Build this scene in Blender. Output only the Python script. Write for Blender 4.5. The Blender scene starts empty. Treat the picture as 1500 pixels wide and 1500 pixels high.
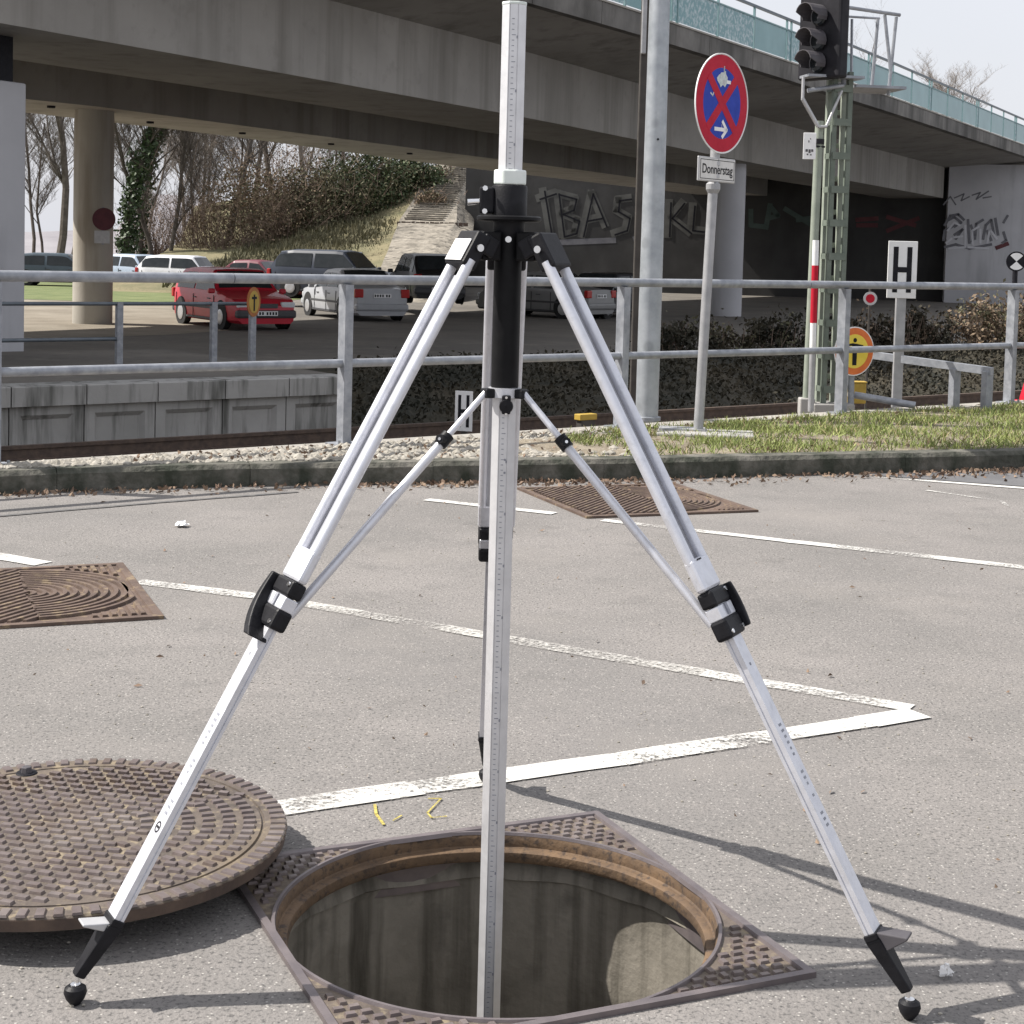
import bpy, bmesh, math, random
from mathutils import Vector, Matrix, noise
R = math.radians
random.seed(7)
scene = bpy.context.scene
col = scene.collection

# ------------------------------------------------------------------ camera
CAM_H, FPX, PITCH, ROLL = 1.3, 2340.0, R(3.5), R(1.5)
cam_data = bpy.data.cameras.new('camera')
cam_data.sensor_width = 36.0
cam_data.lens = 36.0 * FPX / 1500.0
cam_data.shift_y = (508.0 - 750.0) / 1500.0
cam_data.clip_start = 0.05
cam_data.clip_end = 3000
cam = bpy.data.objects.new('camera', cam_data)
col.objects.link(cam)
CM = Matrix.Rotation(math.pi / 2 - PITCH, 4, 'X') @ Matrix.Rotation(ROLL, 4, 'Z')
cam.matrix_world = Matrix.Translation((0, 0, CAM_H)) @ CM
scene.camera = cam

# ------------------------------------------------------------------ sky + sun + exposure
SUN_TO = Vector((-0.887, 0.097, 1.0)).normalized()      # towards the sun
world = bpy.data.worlds.new('World')
scene.world = world
world.use_nodes = True
wn, wl = world.node_tree.nodes, world.node_tree.links
wn.clear()
sky = wn.new('ShaderNodeTexSky')
sky.sky_type = 'NISHITA'
sky.sun_disc = False
sky.sun_elevation = math.asin(SUN_TO.z)
sky.sun_rotation = math.atan2(SUN_TO.x, SUN_TO.y)
sky.air_density = 1.3
sky.dust_density = 4.0
veil = wn.new('ShaderNodeMixRGB')                        # thin bright cloud veil over the whole sky
veil.inputs['Color2'].default_value = (5.3, 5.4, 5.8, 1)
tcw = wn.new('ShaderNodeTexCoord')
nzw = wn.new('ShaderNodeTexNoise')
nzw.inputs['Scale'].default_value = 2.2
nzw.inputs['Detail'].default_value = 5
mrw = wn.new('ShaderNodeMapRange')
mrw.inputs['From Min'].default_value = 0.3
mrw.inputs['From Max'].default_value = 0.7
mrw.inputs['To Min'].default_value = 0.78
mrw.inputs['To Max'].default_value = 0.97
wl.new(tcw.outputs['Generated'], nzw.inputs['Vector'])
wl.new(nzw.outputs['Fac'], mrw.inputs['Value'])
wl.new(mrw.outputs['Result'], veil.inputs['Fac'])
wl.new(sky.outputs['Color'], veil.inputs['Color1'])
bg = wn.new('ShaderNodeBackground')
bg.inputs['Strength'].default_value = 0.1
wo = wn.new('ShaderNodeOutputWorld')
wl.new(veil.outputs['Color'], bg.inputs['Color'])
wl.new(bg.outputs['Background'], wo.inputs['Surface'])
sun_data = bpy.data.lights.new('sun', 'SUN')
sun_data.energy = 4.6
sun_data.angle = R(0.53)
sun_data.color = (1.0, 0.95, 0.88)
sun = bpy.data.objects.new('sun', sun_data)
col.objects.link(sun)
sun.rotation_euler = (-SUN_TO).to_track_quat('-Z', 'Y').to_euler()
sun.location = (-20, 5, 30)
vs = scene.view_settings
vs.view_transform = 'Standard'
vs.look = 'None'
vs.exposure = 0.72
vs.gamma = 1.0
vs.use_curve_mapping = False
scene.cycles.max_bounces = 6
scene.cycles.diffuse_bounces = 3
scene.cycles.glossy_bounces = 3
scene.cycles.transmission_bounces = 4
scene.cycles.transparent_max_bounces = 6

# ------------------------------------------------------------------ helpers
def at(u, v, Y):
    """world point seen at pixel (u, v) of the 1500 px photograph at depth Y"""
    d = CM.to_3x3() @ Vector(((u - 750) / FPX, -(v - 508) / FPX, -1))
    return Vector((0, 0, CAM_H)) + d * (Y / d.y)

def tag(o, label=None, cat=None, group=None, kind=None):
    if label: o['label'] = label
    if cat: o['category'] = cat
    if group: o['group'] = group
    if kind: o['kind'] = kind
    return o

def thing(name, loc, label, cat, group=None):
    o = bpy.data.objects.new(name, None)
    o.empty_display_size = 0.1
    o.location = loc
    col.objects.link(o)
    return tag(o, label, cat, group)

def wloc(o):
    v = Vector((0, 0, 0))
    while o:
        v += o.location
        o = o.parent
    return v

class MB:
    """collects geometry in world coordinates, links it as ONE mesh object"""
    def __init__(s): s.v = []; s.f = []
    def add(s, verts, faces):
        b = len(s.v)
        s.v += [tuple(p) for p in verts]
        s.f += [tuple(i + b for i in f) for f in faces]
        return s
    def box(s, c, size, rot=None):
        hx, hy, hz = size[0] / 2, size[1] / 2, size[2] / 2
        m = rot if rot is not None else Matrix.Identity(3)
        vs_ = [Vector(c) + m @ Vector((x * hx, y * hy, z * hz)) for x in (-1, 1) for y in (-1, 1) for z in (-1, 1)]
        return s.add(vs_, [(0, 1, 3, 2), (4, 6, 7, 5), (0, 4, 5, 1), (2, 3, 7, 6), (0, 2, 6, 4), (1, 5, 7, 3)])
    def tube(s, p0, p1, r0, r1=None, n=12, cap=True):
        r1 = r0 if r1 is None else r1
        p0, p1 = Vector(p0), Vector(p1)
        d = (p1 - p0).normalized()
        a = d.orthogonal().normalized()
        b = d.cross(a)
        ring = lambda p, r: [p + (a * math.cos(2 * math.pi * i / n) + b * math.sin(2 * math.pi * i / n)) * r for i in range(n)]
        fs = [(i, (i + 1) % n, n + (i + 1) % n, n + i) for i in range(n)]
        if cap: fs += [tuple(range(n - 1, -1, -1)), tuple(range(n, 2 * n))]
        return s.add(ring(p0, r0) + ring(p1, r1), fs)
    def lathe(s, prof, c, n=48, closed=False, ax=None):
        """prof: list of (r, z) about a vertical axis (or matrix ax) at c"""
        m = ax if ax is not None else Matrix.Identity(3)
        k = len(prof)
        vs_ = []
        for i in range(n):
            t = 2 * math.pi * i / n
            for r, z in prof: vs_.append(Vector(c) + m @ Vector((r * math.cos(t), r * math.sin(t), z)))
        fs = []
        for i in range(n):
            j = (i + 1) % n
            for q in range(k if closed else k - 1):
                w = (q + 1) % k
                fs.append((i * k + q, j * k + q, j * k + w, i * k + w))
        return s.add(vs_, fs)
    def prism(s, poly, o, ux, uy, depth):
        """2-d polygon in the plane (o, ux, uy), extruded along ux x uy by depth"""
        o, ux, uy = Vector(o), Vector(ux), Vector(uy)
        nn = ux.cross(uy).normalized() * depth
        a = [o + ux * p[0] + uy * p[1] for p in poly]
        n = len(poly)
        fs = [tuple(range(n - 1, -1, -1)), tuple(range(n, 2 * n))]
        fs += [(i, (i + 1) % n, n + (i + 1) % n, n + i) for i in range(n)]
        return s.add(a + [p + nn for p in a], fs)
    def stroke(s, pts, w, o, ux, uy, h=0.002):
        """flat raised line through 2-d pts in the plane (o, ux, uy)"""
        for (a, b) in zip(pts[:-1], pts[1:]):
            a_, b_ = Vector(a), Vector(b)
            d = (b_ - a_)
            if d.length < 1e-6: continue
            d.normalize()
            n = Vector((-d.y, d.x)) * w / 2
            e = d * w * 0.3
            s.prism([a_ - n - e, b_ - n + e, b_ + n + e, a_ + n - e], o, ux, uy, h)
        return s
    def sphere(s, c, r, n=12, m=8, sc=(1, 1, 1)):
        vs_, fs = [], []
        for i in range(m + 1):
            p = math.pi * i / m
            for j in range(n):
                t = 2 * math.pi * j / n
                vs_.append(Vector(c) + Vector((r * sc[0] * math.sin(p) * math.cos(t), r * sc[1] * math.sin(p) * math.sin(t), r * sc[2] * math.cos(p))))
        for i in range(m):
            for j in range(n):
                fs.append((i * n + j, (i + 1) * n + j, (i + 1) * n + (j + 1) % n, i * n + (j + 1) % n))
        return s.add(vs_, fs)
    def build(s, name, mat, parent=None, smooth=False, bevel=0, origin=None):
        off = wloc(parent) if parent else Vector((0, 0, 0))
        if origin is not None: off = Vector(origin)
        me = bpy.data.meshes.new(name)
        me.from_pydata([(p[0] - off.x, p[1] - off.y, p[2] - off.z) for p in s.v], [], s.f)
        me.validate()
        bm = bmesh.new(); bm.from_mesh(me)
        bmesh.ops.recalc_face_normals(bm, faces=bm.faces)
        bm.to_mesh(me); bm.free()
        me.materials.append(mat)
        if smooth:
            me.shade_smooth()
            me.set_sharp_from_angle(angle=R(38))
        o = bpy.data.objects.new(name, me)
        col.objects.link(o)
        if parent: o.parent = parent
        if origin is not None: o.location = Vector(origin) - (wloc(parent) if parent else Vector((0, 0, 0)))
        if bevel:
            b = o.modifiers.new('bevel', 'BEVEL')
            b.width = bevel; b.segments = 2; b.limit_method = 'ANGLE'; b.angle_limit = R(40)
        return o

def inst(name, me, parent, loc, rotz=0, scale=None):
    o = bpy.data.objects.new(name, me)
    col.objects.link(o)
    o.parent = parent
    o.location = Vector(loc) - wloc(parent)
    o.rotation_euler.z = rotz
    if scale: o.scale = scale
    return o

def quads_mesh(name, quads, mat, kind=None, parent=None):
    me = bpy.data.meshes.new(name)
    v, f = [], []
    off = wloc(parent) if parent else Vector((0, 0, 0))
    for q in quads:
        b = len(v)
        v += [(p[0] - off.x, p[1] - off.y, p[2] - off.z) for p in q]
        f.append(tuple(range(b, b + len(q))))
    me.from_pydata(v, [], f)
    me.materials.append(mat)
    o = bpy.data.objects.new(name, me)
    col.objects.link(o)
    if parent: o.parent = parent
    if kind: o['kind'] = kind
    return o

# ------------------------------------------------------------------ materials
def mat(name, c1, c2=None, scale=8.0, rough=0.7, metal=0.0, detail=6, bump=0.0, bscale=None, lo=0.35, hi=0.65,
        fine=None, spots=None, streak=None, trans=0.0, spec=None, rvar=0.0, coat=0.0, layers=(), crack=None):
    m = bpy.data.materials.new(name)
    m.use_nodes = True
    N, L = m.node_tree.nodes, m.node_tree.links
    b = N['Principled BSDF']
    b.inputs['Roughness'].default_value = rough
    b.inputs['Metallic'].default_value = metal
    if spec is not None: b.inputs['Specular IOR Level'].default_value = spec
    if coat: b.inputs['Coat Weight'].default_value = coat
    if trans: b.inputs['Transmission Weight'].default_value = trans
    tc = N.new('ShaderNodeTexCoord')
    geo = N.new('ShaderNodeNewGeometry')
    def noise_fac(sc, lo_, hi_, det=6, vec=None):
        n = N.new('ShaderNodeTexNoise')
        n.inputs['Scale'].default_value = sc
        n.inputs['Detail'].default_value = det
        n.inputs['Roughness'].default_value = 0.6
        L.new(vec or geo.outputs['Position'], n.inputs['Vector'])
        r = N.new('ShaderNodeMapRange')
        r.inputs['From Min'].default_value = lo_
        r.inputs['From Max'].default_value = hi_
        L.new(n.outputs['Fac'], r.inputs['Value'])
        return r.outputs['Result']
    def mix(fac, a, bb, mode='MIX'):
        x = N.new('ShaderNodeMixRGB')
        x.blend_type = mode
        if hasattr(fac, 'is_linked'): L.new(fac, x.inputs['Fac'])
        else: x.inputs['Fac'].default_value = fac
        for s_, y in ((x.inputs['Color1'], a), (x.inputs['Color2'], bb)):
            if hasattr(y, 'is_linked'): L.new(y, s_)
            else: s_.default_value = (*y, 1)
        return x.outputs['Color']
    cur = c1
    if c2: cur = mix(noise_fac(scale, lo, hi, detail), c1, c2)
    if fine:       # (scale, colour, amount lo, hi): fine speckle
        cur = mix(noise_fac(fine[0], fine[2], fine[3], 3), cur, fine[1])
    for (sc_, cc_, lo_, hi_, amt_) in layers:   # blotches: scale, colour, from, to, amount
        f_ = noise_fac(sc_, lo_, hi_, 5)
        mm_ = N.new('ShaderNodeMath'); mm_.operation = 'MULTIPLY'; mm_.inputs[1].default_value = amt_
        L.new(f_, mm_.inputs[0])
        cur = mix(mm_.outputs[0], cur, cc_)
    if crack:      # (scale, colour, width): hairline cracks, only in patches
        nz_ = N.new('ShaderNodeTexNoise'); nz_.inputs['Scale'].default_value = 3.0; nz_.inputs['Detail'].default_value = 6
        L.new(geo.outputs['Position'], nz_.inputs['Vector'])
        wv = N.new('ShaderNodeMixRGB'); wv.inputs['Fac'].default_value = .22
        L.new(geo.outputs['Position'], wv.inputs['Color1']); L.new(nz_.outputs['Color'], wv.inputs['Color2'])
        vc = N.new('ShaderNodeTexVoronoi'); vc.feature = 'DISTANCE_TO_EDGE'; vc.inputs['Scale'].default_value = crack[0]
        L.new(wv.outputs['Color'], vc.inputs['Vector'])
        rc = N.new('ShaderNodeMapRange'); rc.inputs['From Min'].default_value = crack[2]; rc.inputs['From Max'].default_value = crack[2] * .3
        L.new(vc.outputs['Distance'], rc.inputs['Value'])
        mk_ = N.new('ShaderNodeMath'); mk_.operation = 'MULTIPLY'
        L.new(rc.outputs['Result'], mk_.inputs[0]); L.new(noise_fac(.9, .5, .62, 2), mk_.inputs[1])
        cur = mix(mk_.outputs[0], cur, crack[1])
    if streak:     # (colour, xy scale, z scale, lo, hi): runs down vertical faces
        mp = N.new('ShaderNodeMapping')
        mp.inputs['Scale'].default_value = (streak[1], streak[1], streak[2])
        L.new(geo.outputs['Position'], mp.inputs['Vector'])
        cur = mix(noise_fac(1.0, streak[3], streak[4], 4, mp.outputs['Vector']), cur, streak[0])
    if spots:      # (scale, colour, radius): scattered flecks
        vo = N.new('ShaderNodeTexVoronoi')
        vo.inputs['Scale'].default_value = spots[0]
        L.new(geo.outputs['Position'], vo.inputs['Vector'])
        r = N.new('ShaderNodeMapRange')
        r.inputs['From Min'].default_value = spots[2]
        r.inputs['From Max'].default_value = spots[2] * 0.6
        L.new(vo.outputs['Distance'], r.inputs['Value'])
        cur = mix(r.outputs['Result'], cur, spots[1])
    if hasattr(cur, 'is_linked'): L.new(cur, b.inputs['Base Color'])
    else: b.inputs['Base Color'].default_value = (*cur, 1)
    if rvar:
        r = N.new('ShaderNodeMapRange')
        r.inputs['To Min'].default_value = max(rough - rvar, .05)
        r.inputs['To Max'].default_value = min(rough + rvar, 1)
        L.new(noise_fac(scale * 2.3, .3, .7), r.inputs['Value'])
        L.new(r.outputs['Result'], b.inputs['Roughness'])
    if bump:
        n = N.new('ShaderNodeTexNoise')
        n.inputs['Scale'].default_value = bscale or scale * 4
        n.inputs['Detail'].default_value = 4
        L.new(geo.outputs['Position'], n.inputs['Vector'])
        bp = N.new('ShaderNodeBump')
        bp.inputs['Strength'].default_value = 0.6
        bp.inputs['Distance'].default_value = bump
        L.new(n.outputs['Fac'], bp.inputs['Height'])
        L.new(bp.outputs['Normal'], b.inputs['Normal'])
    return m

def worn_paint(name, colour, lo, hi, scale):
    m = mat(name, colour, tuple(c * 0.8 for c in colour), 30, rough=.75)
    N, L = m.node_tree.nodes, m.node_tree.links
    b = N['Principled BSDF']; out = N['Material Output']
    g = N.new('ShaderNodeNewGeometry')
    n1 = N.new('ShaderNodeTexNoise'); n1.inputs['Scale'].default_value = scale; n1.inputs['Detail'].default_value = 6; n1.inputs['Roughness'].default_value = .75
    n2 = N.new('ShaderNodeTexNoise'); n2.inputs['Scale'].default_value = 2.0; n2.inputs['Detail'].default_value = 3
    L.new(g.outputs['Position'], n1.inputs['Vector']); L.new(g.outputs['Position'], n2.inputs['Vector'])
    ad = N.new('ShaderNodeMath'); ad.operation = 'ADD'
    L.new(n1.outputs['Fac'], ad.inputs[0]); L.new(n2.outputs['Fac'], ad.inputs[1])
    r = N.new('ShaderNodeMapRange'); r.inputs['From Min'].default_value = lo; r.inputs['From Max'].default_value = hi
    L.new(ad.outputs[0], r.inputs['Value'])
    t = N.new('ShaderNodeBsdfTransparent'); mx = N.new('ShaderNodeMixShader')
    L.new(r.outputs['Result'], mx.inputs['Fac']); L.new(t.outputs[0], mx.inputs[1]); L.new(b.outputs[0], mx.inputs[2])
    L.new(mx.outputs[0], out.inputs['Surface'])
    return m

M = {}
M['asphalt'] = mat('asphalt', (.168, .159, .151), (.218, .203, .193), 1.1, rough=.93, detail=9, bump=.0055, bscale=150, fine=(105, (.07, .068, .066), .51, .68), spots=(70, (.37, .355, .33), .19), layers=((4.5, (.115, .11, .105), .55, .75, .55), (2.1, (.10, .095, .09), .63, .73, .55), (.35, (.155, .148, .145), .5, .62, .6), (.7, (.24, .22, .20), .52, .7, .5), (38, (.27, .25, .235), .56, .72, .6)))
M['asphalt_dark'] = mat('asphalt_dark', (.05, .05, .052), (.075, .073, .072), 1.2, rough=.9, bump=.004, bscale=120)
M['patch'] = mat('asphalt_patch', (.10, .10, .105), (.13, .13, .135), 6, rough=.9, bump=.003, bscale=150)
M['tar'] = mat('tar', (.07, .07, .075), (.12, .115, .11), 20, rough=.8)
M['road'] = mat('road', (.105, .096, .085), (.165, .15, .13), .35, rough=.95, layers=((1.6, (.22, .20, .17), .55, .72, .6), (5, (.07, .064, .057), .55, .7, .6)), detail=8, bump=.01, bscale=12)
M['tan_gravel'] = mat('tan_gravel', (.17, .145, .11), (.25, .22, .175), .8, rough=.95, detail=8, bump=.02, bscale=9)
M['lawn'] = mat('lawn', (.085, .115, .035), (.15, .17, .065), 1.0, rough=.95, detail=8, bump=.05, bscale=8)
M['ballast'] = mat('ballast', (.10, .085, .07), (.19, .165, .14), 14, rough=.95, bump=.04, bscale=20)
M['soil'] = mat('soil', (.13, .105, .075), (.24, .205, .15), 6, rough=.95, bump=.015, bscale=40, fine=(60, (.32, .29, .24), .55, .7))
M['concrete'] = mat('concrete', (.30, .29, .275), (.37, .36, .345), 1.2, rough=.85, detail=8, bump=.003, bscale=60, streak=((.22, .215, .205), 4, .35, .5, .72))
M['bridge'] = mat('bridge_concrete', (.27, .258, .24), (.345, .33, .308), .35, rough=.85, detail=9, bump=.006, bscale=9, streak=((.20, .19, .172), 1.5, .10, .5, .72), layers=((.16, (.22, .205, .18), .48, .66, .6), (2.4, (.20, .19, .175), .56, .74, .5)))
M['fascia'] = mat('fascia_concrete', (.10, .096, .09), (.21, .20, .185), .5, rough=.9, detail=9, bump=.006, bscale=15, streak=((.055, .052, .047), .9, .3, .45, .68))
M['column'] = mat('column_concrete', (.33, .31, .27), (.40, .375, .33), .5, rough=.85, detail=8, bump=.004, bscale=20, streak=((.25, .22, .18), 1.8, .2, .52, .72))
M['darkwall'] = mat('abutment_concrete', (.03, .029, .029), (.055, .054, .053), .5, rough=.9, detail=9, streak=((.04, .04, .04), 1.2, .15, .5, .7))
M['wingwall'] = mat('wing_wall_concrete', (.40, .40, .42), (.48, .48, .50), .4, rough=.88, detail=8, streak=((.27, .27, .28), .8, .12, .52, .74))
M['platform'] = mat('platform_concrete', (.29, .285, .27), (.37, .36, .345), 1.1, rough=.88, detail=8, bump=.004, bscale=25, streak=((.10, .10, .09), 5, .5, .5, .68))
M['kerb'] = mat('kerb_stone', (.065, .065, .052), (.15, .142, .122), 7, rough=.95, bump=.03, bscale=22, streak=((.035, .04, .028), 6, 3, .42, .62))
M['coping'] = mat('coping_stone', (.27, .255, .23), (.36, .34, .305), 3, rough=.9, bump=.004, bscale=40)
M['galv'] = mat('galvanized', (.24, .255, .285), (.36, .375, .405), 14, rough=.5, metal=.4, detail=10, rvar=.15, layers=((3, (.19, .20, .215), .5, .7, .7),))
M['galv_post'] = mat('galvanized_pole', (.30, .325, .35), (.42, .445, .47), 7, rough=.48, metal=.45, detail=9, rvar=.12, spots=(4, (.30, .32, .34), .2))
M['zinc_pole'] = mat('zinc_pole', (.30, .305, .315), (.40, .40, .41), 10, rough=.5, metal=.35, rvar=.1)
M['alu'] = mat('aluminium', (.64, .65, .70), (.72, .73, .78), 25, rough=.42, metal=.55, rvar=.1, layers=((60, (.50, .51, .54), .55, .72, .5), (9, (.58, .58, .60), .5, .7, .5)))  # slight blue tint stands for sky reflected in the legs
M['alu_dull'] = mat('aluminium_dull', (.62, .62, .635), (.70, .70, .715), 25, rough=.5, metal=.55, rvar=.06)
M['web'] = mat('web_shade_grey', (.34, .345, .375), (.40, .405, .435), 25, rough=.5, metal=.3)  # darker grey carries the shadow in the gap between the leg tubes
M['alu_white'] = mat('white_label', (.78, .78, .78), (.84, .84, .84), 30, rough=.4)
M['mark'] = mat('scale_marks', (.20, .21, .25), (.30, .31, .34), 60, rough=.6)
M['plastic_pale'] = mat('pale_plastic', (.62, .68, .64), (.70, .74, .72), 30, rough=.45)
M['black'] = mat('black_plastic', (.008, .008, .010), (.014, .014, .017), 40, rough=.5, spec=.2, bump=.0006, bscale=260)
M['black_satin'] = mat('black_tube', (.006, .006, .007), (.010, .010, .011), 30, rough=.5, spec=.15)
M['chrome'] = mat('bright_steel', (.75, .75, .76), (.82, .82, .82), 30, rough=.22, metal=1)
M['iron'] = mat('cast_iron', (.085, .068, .057), (.145, .118, .098), 9, rough=.66, metal=.2, detail=10, bump=.003, bscale=90, fine=(30, (.25, .205, .14), .53, .68), layers=((3.2, (.20, .155, .10), .5, .7, .6), (14, (.05, .042, .036), .56, .72, .7)), rvar=.15)
M['iron_stud'] = mat('cast_iron_worn', (.125, .10, .096), (.185, .152, .146), 12, rough=.5, metal=.4, bump=.001, bscale=120, rvar=.15, layers=((4, (.27, .235, .215), .5, .7, .7), (9, (.12, .085, .06), .52, .7, .7)))
M['iron_dark'] = mat('cast_iron_side', (.07, .05, .042), (.12, .085, .065), 12, rough=.75, metal=.2, bump=.002, bscale=80)
M['iron_purple'] = mat('cast_iron_edge', (.15, .13, .135), (.21, .18, .18), 15, rough=.45, metal=.5, bump=.001, bscale=90)
M['iron_red'] = mat('cast_iron_rusty', (.085, .058, .046), (.14, .098, .077), 7, rough=.75, metal=.15, bump=.003, bscale=60, fine=(20, (.22, .165, .105), .54, .7))
M['rust'] = mat('rusty_ring', (.085, .055, .034), (.155, .098, .055), 12, rough=.8, metal=.1, detail=10, bump=.004, bscale=70, fine=(60, (.055, .038, .028), .52, .66))
M['shaft'] = mat('shaft_concrete', (.15, .136, .112), (.27, .248, .21), 4, rough=.95, spec=.15, detail=10, bump=.004, bscale=60, streak=((.085, .077, .063), 17, .7, .46, .7), layers=((11, (.10, .092, .08), .54, .72, .6),))
M['paint'] = worn_paint('worn_white_paint', (.62, .61, .58), .91, 1.08, 75)
M['paint_faint'] = worn_paint('faint_white_paint', (.56, .545, .51), .90, 1.12, 75)
M['paint_solid'] = worn_paint('white_paint', (.62, .61, .58), .83, 1.03, 75)
M['paint_full'] = worn_paint('fresh_white_paint', (.66, .65, .62), .6, .8, 75)
M['chalk'] = worn_paint('yellow_chalk', (.55, .46, .12), .94, 1.12, 120)
M['white'] = mat('white_enamel', (.74, .74, .74), (.80, .80, .80), 20, rough=.45)
M['sign_back'] = mat('sign_grey', (.42, .42, .43), (.50, .50, .51), 15, rough=.5, metal=.4)
M['plate_grey'] = mat('sign_plate_white', (.58, .57, .55), (.66, .65, .63), 20, rough=.5)
M['red'] = mat('sign_red', (.40, .008, .03), (.47, .014, .038), 14, rough=.6, spec=.2)
M['blue'] = mat('sign_blue', (.018, .045, .33), (.028, .06, .40), 14, rough=.6, spec=.2)
M['sticker'] = mat('torn_sticker', (.45, .50, .50), (.62, .66, .64), 60, rough=.8)
M['ink'] = mat('black_ink', (.010, .010, .014), (.018, .018, .022), 20, rough=.6, spec=.15)
M['marker_red'] = mat('marker_red', (.40, .008, .025), (.46, .014, .032), 14, rough=.6, spec=.2)
M['maroon'] = mat('shaded_maroon', (.07, .012, .02), (.10, .02, .03), 6, rough=.6)  # column sign's red darkened, its shade put into the colour
M['orange_dull'] = mat('shaded_orange', (.30, .10, .02), (.36, .13, .03), 8, rough=.6)  # shade on the platform sign put into the orange
M['yellow_dull'] = mat('dimmed_yellow', (.38, .25, .04), (.44, .30, .05), 8, rough=.6)  # platform sign's shade put into the yellow; box and cover share the tone
M['orange'] = mat('sign_orange', (.62, .13, .02), (.70, .17, .03), 14, rough=.5)
M['yellow'] = mat('sign_yellow', (.74, .56, .05), (.80, .62, .08), 14, rough=.5)
M['mast_green'] = mat('mast_green', (.11, .135, .11), (.15, .175, .145), 8, rough=.6, rvar=.1)
M['mast_light'] = mat('mast_side_green', (.22, .25, .205), (.28, .31, .26), 8, rough=.6)
M['signal_black'] = mat('signal_black', (.012, .012, .015), (.022, .021, .026), 8, rough=.55, spec=.2)
M['hood'] = mat('signal_hood', (.06, .055, .062), (.085, .08, .088), 12, rough=.6)
M['glass_teal'] = mat('etched_teal_glass', (.13, .30, .32), (.20, .39, .41), .9, rough=.28, trans=.35, detail=9)
M['glass_white'] = mat('crackle_teal_glass', (.14, .31, .34), (.46, .56, .58), 9, rough=.35, trans=.25, detail=9, lo=.47, hi=.6)
M['rail_teal'] = mat('railing_teal', (.16, .27, .28), (.21, .32, .33), 6, rough=.5, metal=.2)
M['rail_dark'] = mat('railing_dark', (.10, .12, .14), (.14, .16, .18), 6, rough=.5, metal=.3)
M['dark_pole'] = mat('dark_steel_pole', (.045, .04, .036), (.07, .062, .055), 6, rough=.7, metal=.2)
M['bark'] = mat('bark', (.075, .062, .052), (.13, .11, .095), 5, rough=.95, bump=.02, bscale=14)
M['bark_pale'] = mat('bark_pale', (.16, .135, .115), (.22, .19, .165), 5, rough=.95)
M['twig'] = mat('twigs_brown', (.13, .095, .075), (.20, .145, .11), 2, rough=.95)
M['leaf_ever'] = mat('evergreen_leaf', (.035, .055, .022), (.075, .105, .035), 3, rough=.6)
M['leaf_ivy'] = mat('ivy_leaf', (.025, .045, .016), (.05, .08, .028), 4, rough=.55)
M['leaf_brown'] = mat('dry_leaf', (.135, .095, .06), (.225, .165, .11), 1.2, rough=.85)
M['leaf_olive'] = mat('olive_leaf', (.075, .075, .04), (.14, .125, .068), 1.0, rough=.8)
M['leaf_litter'] = mat('leaf_litter', (.14, .09, .065), (.25, .18, .125), 9, rough=.9)
M['leaf_bank'] = mat('bank_leaf_shaded', (.014, .015, .008), (.052, .042, .025), .9, rough=.85)  # shade of the bank facing away from the sun put into the colour
M['grass'] = mat('grass_blade', (.15, .20, .05), (.27, .30, .10), 5, rough=.75)
M['straw'] = mat('straw_blade', (.26, .21, .11), (.40, .34, .19), 6, rough=.85)
M['dry_grass'] = mat('dry_grass_slope', (.115, .11, .055), (.20, .17, .095), .6, rough=.95, detail=9, bump=.08, bscale=5)
M['stones_pale'] = mat('pale_gravel', (.20, .185, .155), (.38, .355, .31), 25, rough=.9, bump=.002, bscale=90)
M['revet'] = mat('stone_revetment', (.15, .135, .11), (.30, .27, .225), 1.6, rough=.95, detail=9, bump=.25, bscale=3, spots=(2.2, (.07, .062, .05), .28))
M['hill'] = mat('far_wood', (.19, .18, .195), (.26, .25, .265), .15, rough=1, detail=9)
M['tyre'] = mat('tyre', (.014, .014, .015), (.02, .02, .02), 30, rough=.85)
M['rim'] = mat('wheel_rim', (.46, .46, .47), (.54, .54, .55), 30, rough=.35, metal=.6)
M['carglass'] = mat('car_glass', (.018, .022, .025), (.03, .034, .038), 4, rough=.08, spec=.3)
M['lamp_clear'] = mat('headlight_glass', (.60, .62, .64), (.68, .70, .72), 40, rough=.12)
M['lamp_red'] = mat('tail_light', (.36, .015, .015), (.42, .02, .02), 40, rough=.15)
M['bumper'] = mat('bumper_grey', (.05, .05, .055), (.065, .065, .07), 30, rough=.6)
def carpaint(n, c): return mat('car_paint_' + n, c, tuple(min(1, x * 1.12) for x in c), 3, rough=.38, coat=.25, spec=.35)

# ================================================================== STRUCTURE
HC = Vector((0.0, 3.04, 0))                     # centre of the manhole
FN = Vector((0.916, 0.402, 0)).normalized()     # frame axes
FM = Vector((-FN.y, FN.x, 0))
FH = 0.44                                       # half side of the frame
FDIR = Vector((0.793, 0.609, 0)).normalized()   # direction of the railing / track
FNRM = Vector((-FDIR.y, FDIR.x, 0))
F0 = Vector((-0.985, 9.431, 0))                 # a railing post, origin of (s, d)
def sd(s, d, z=0): return F0 + FDIR * s + FNRM * d + Vector((0, 0, z))

KERB = [(-30, -6.0), (-12, 2.9), (-6, 6.15), (-4, 7.2), (-2.555, 7.968), (-1.945, 8.28), (-.911, 8.62), (.055, 8.84), (1.424, 9.34), (3.235, 9.99), (8, 11.7), (20, 15.8), (45, 24)]

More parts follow.
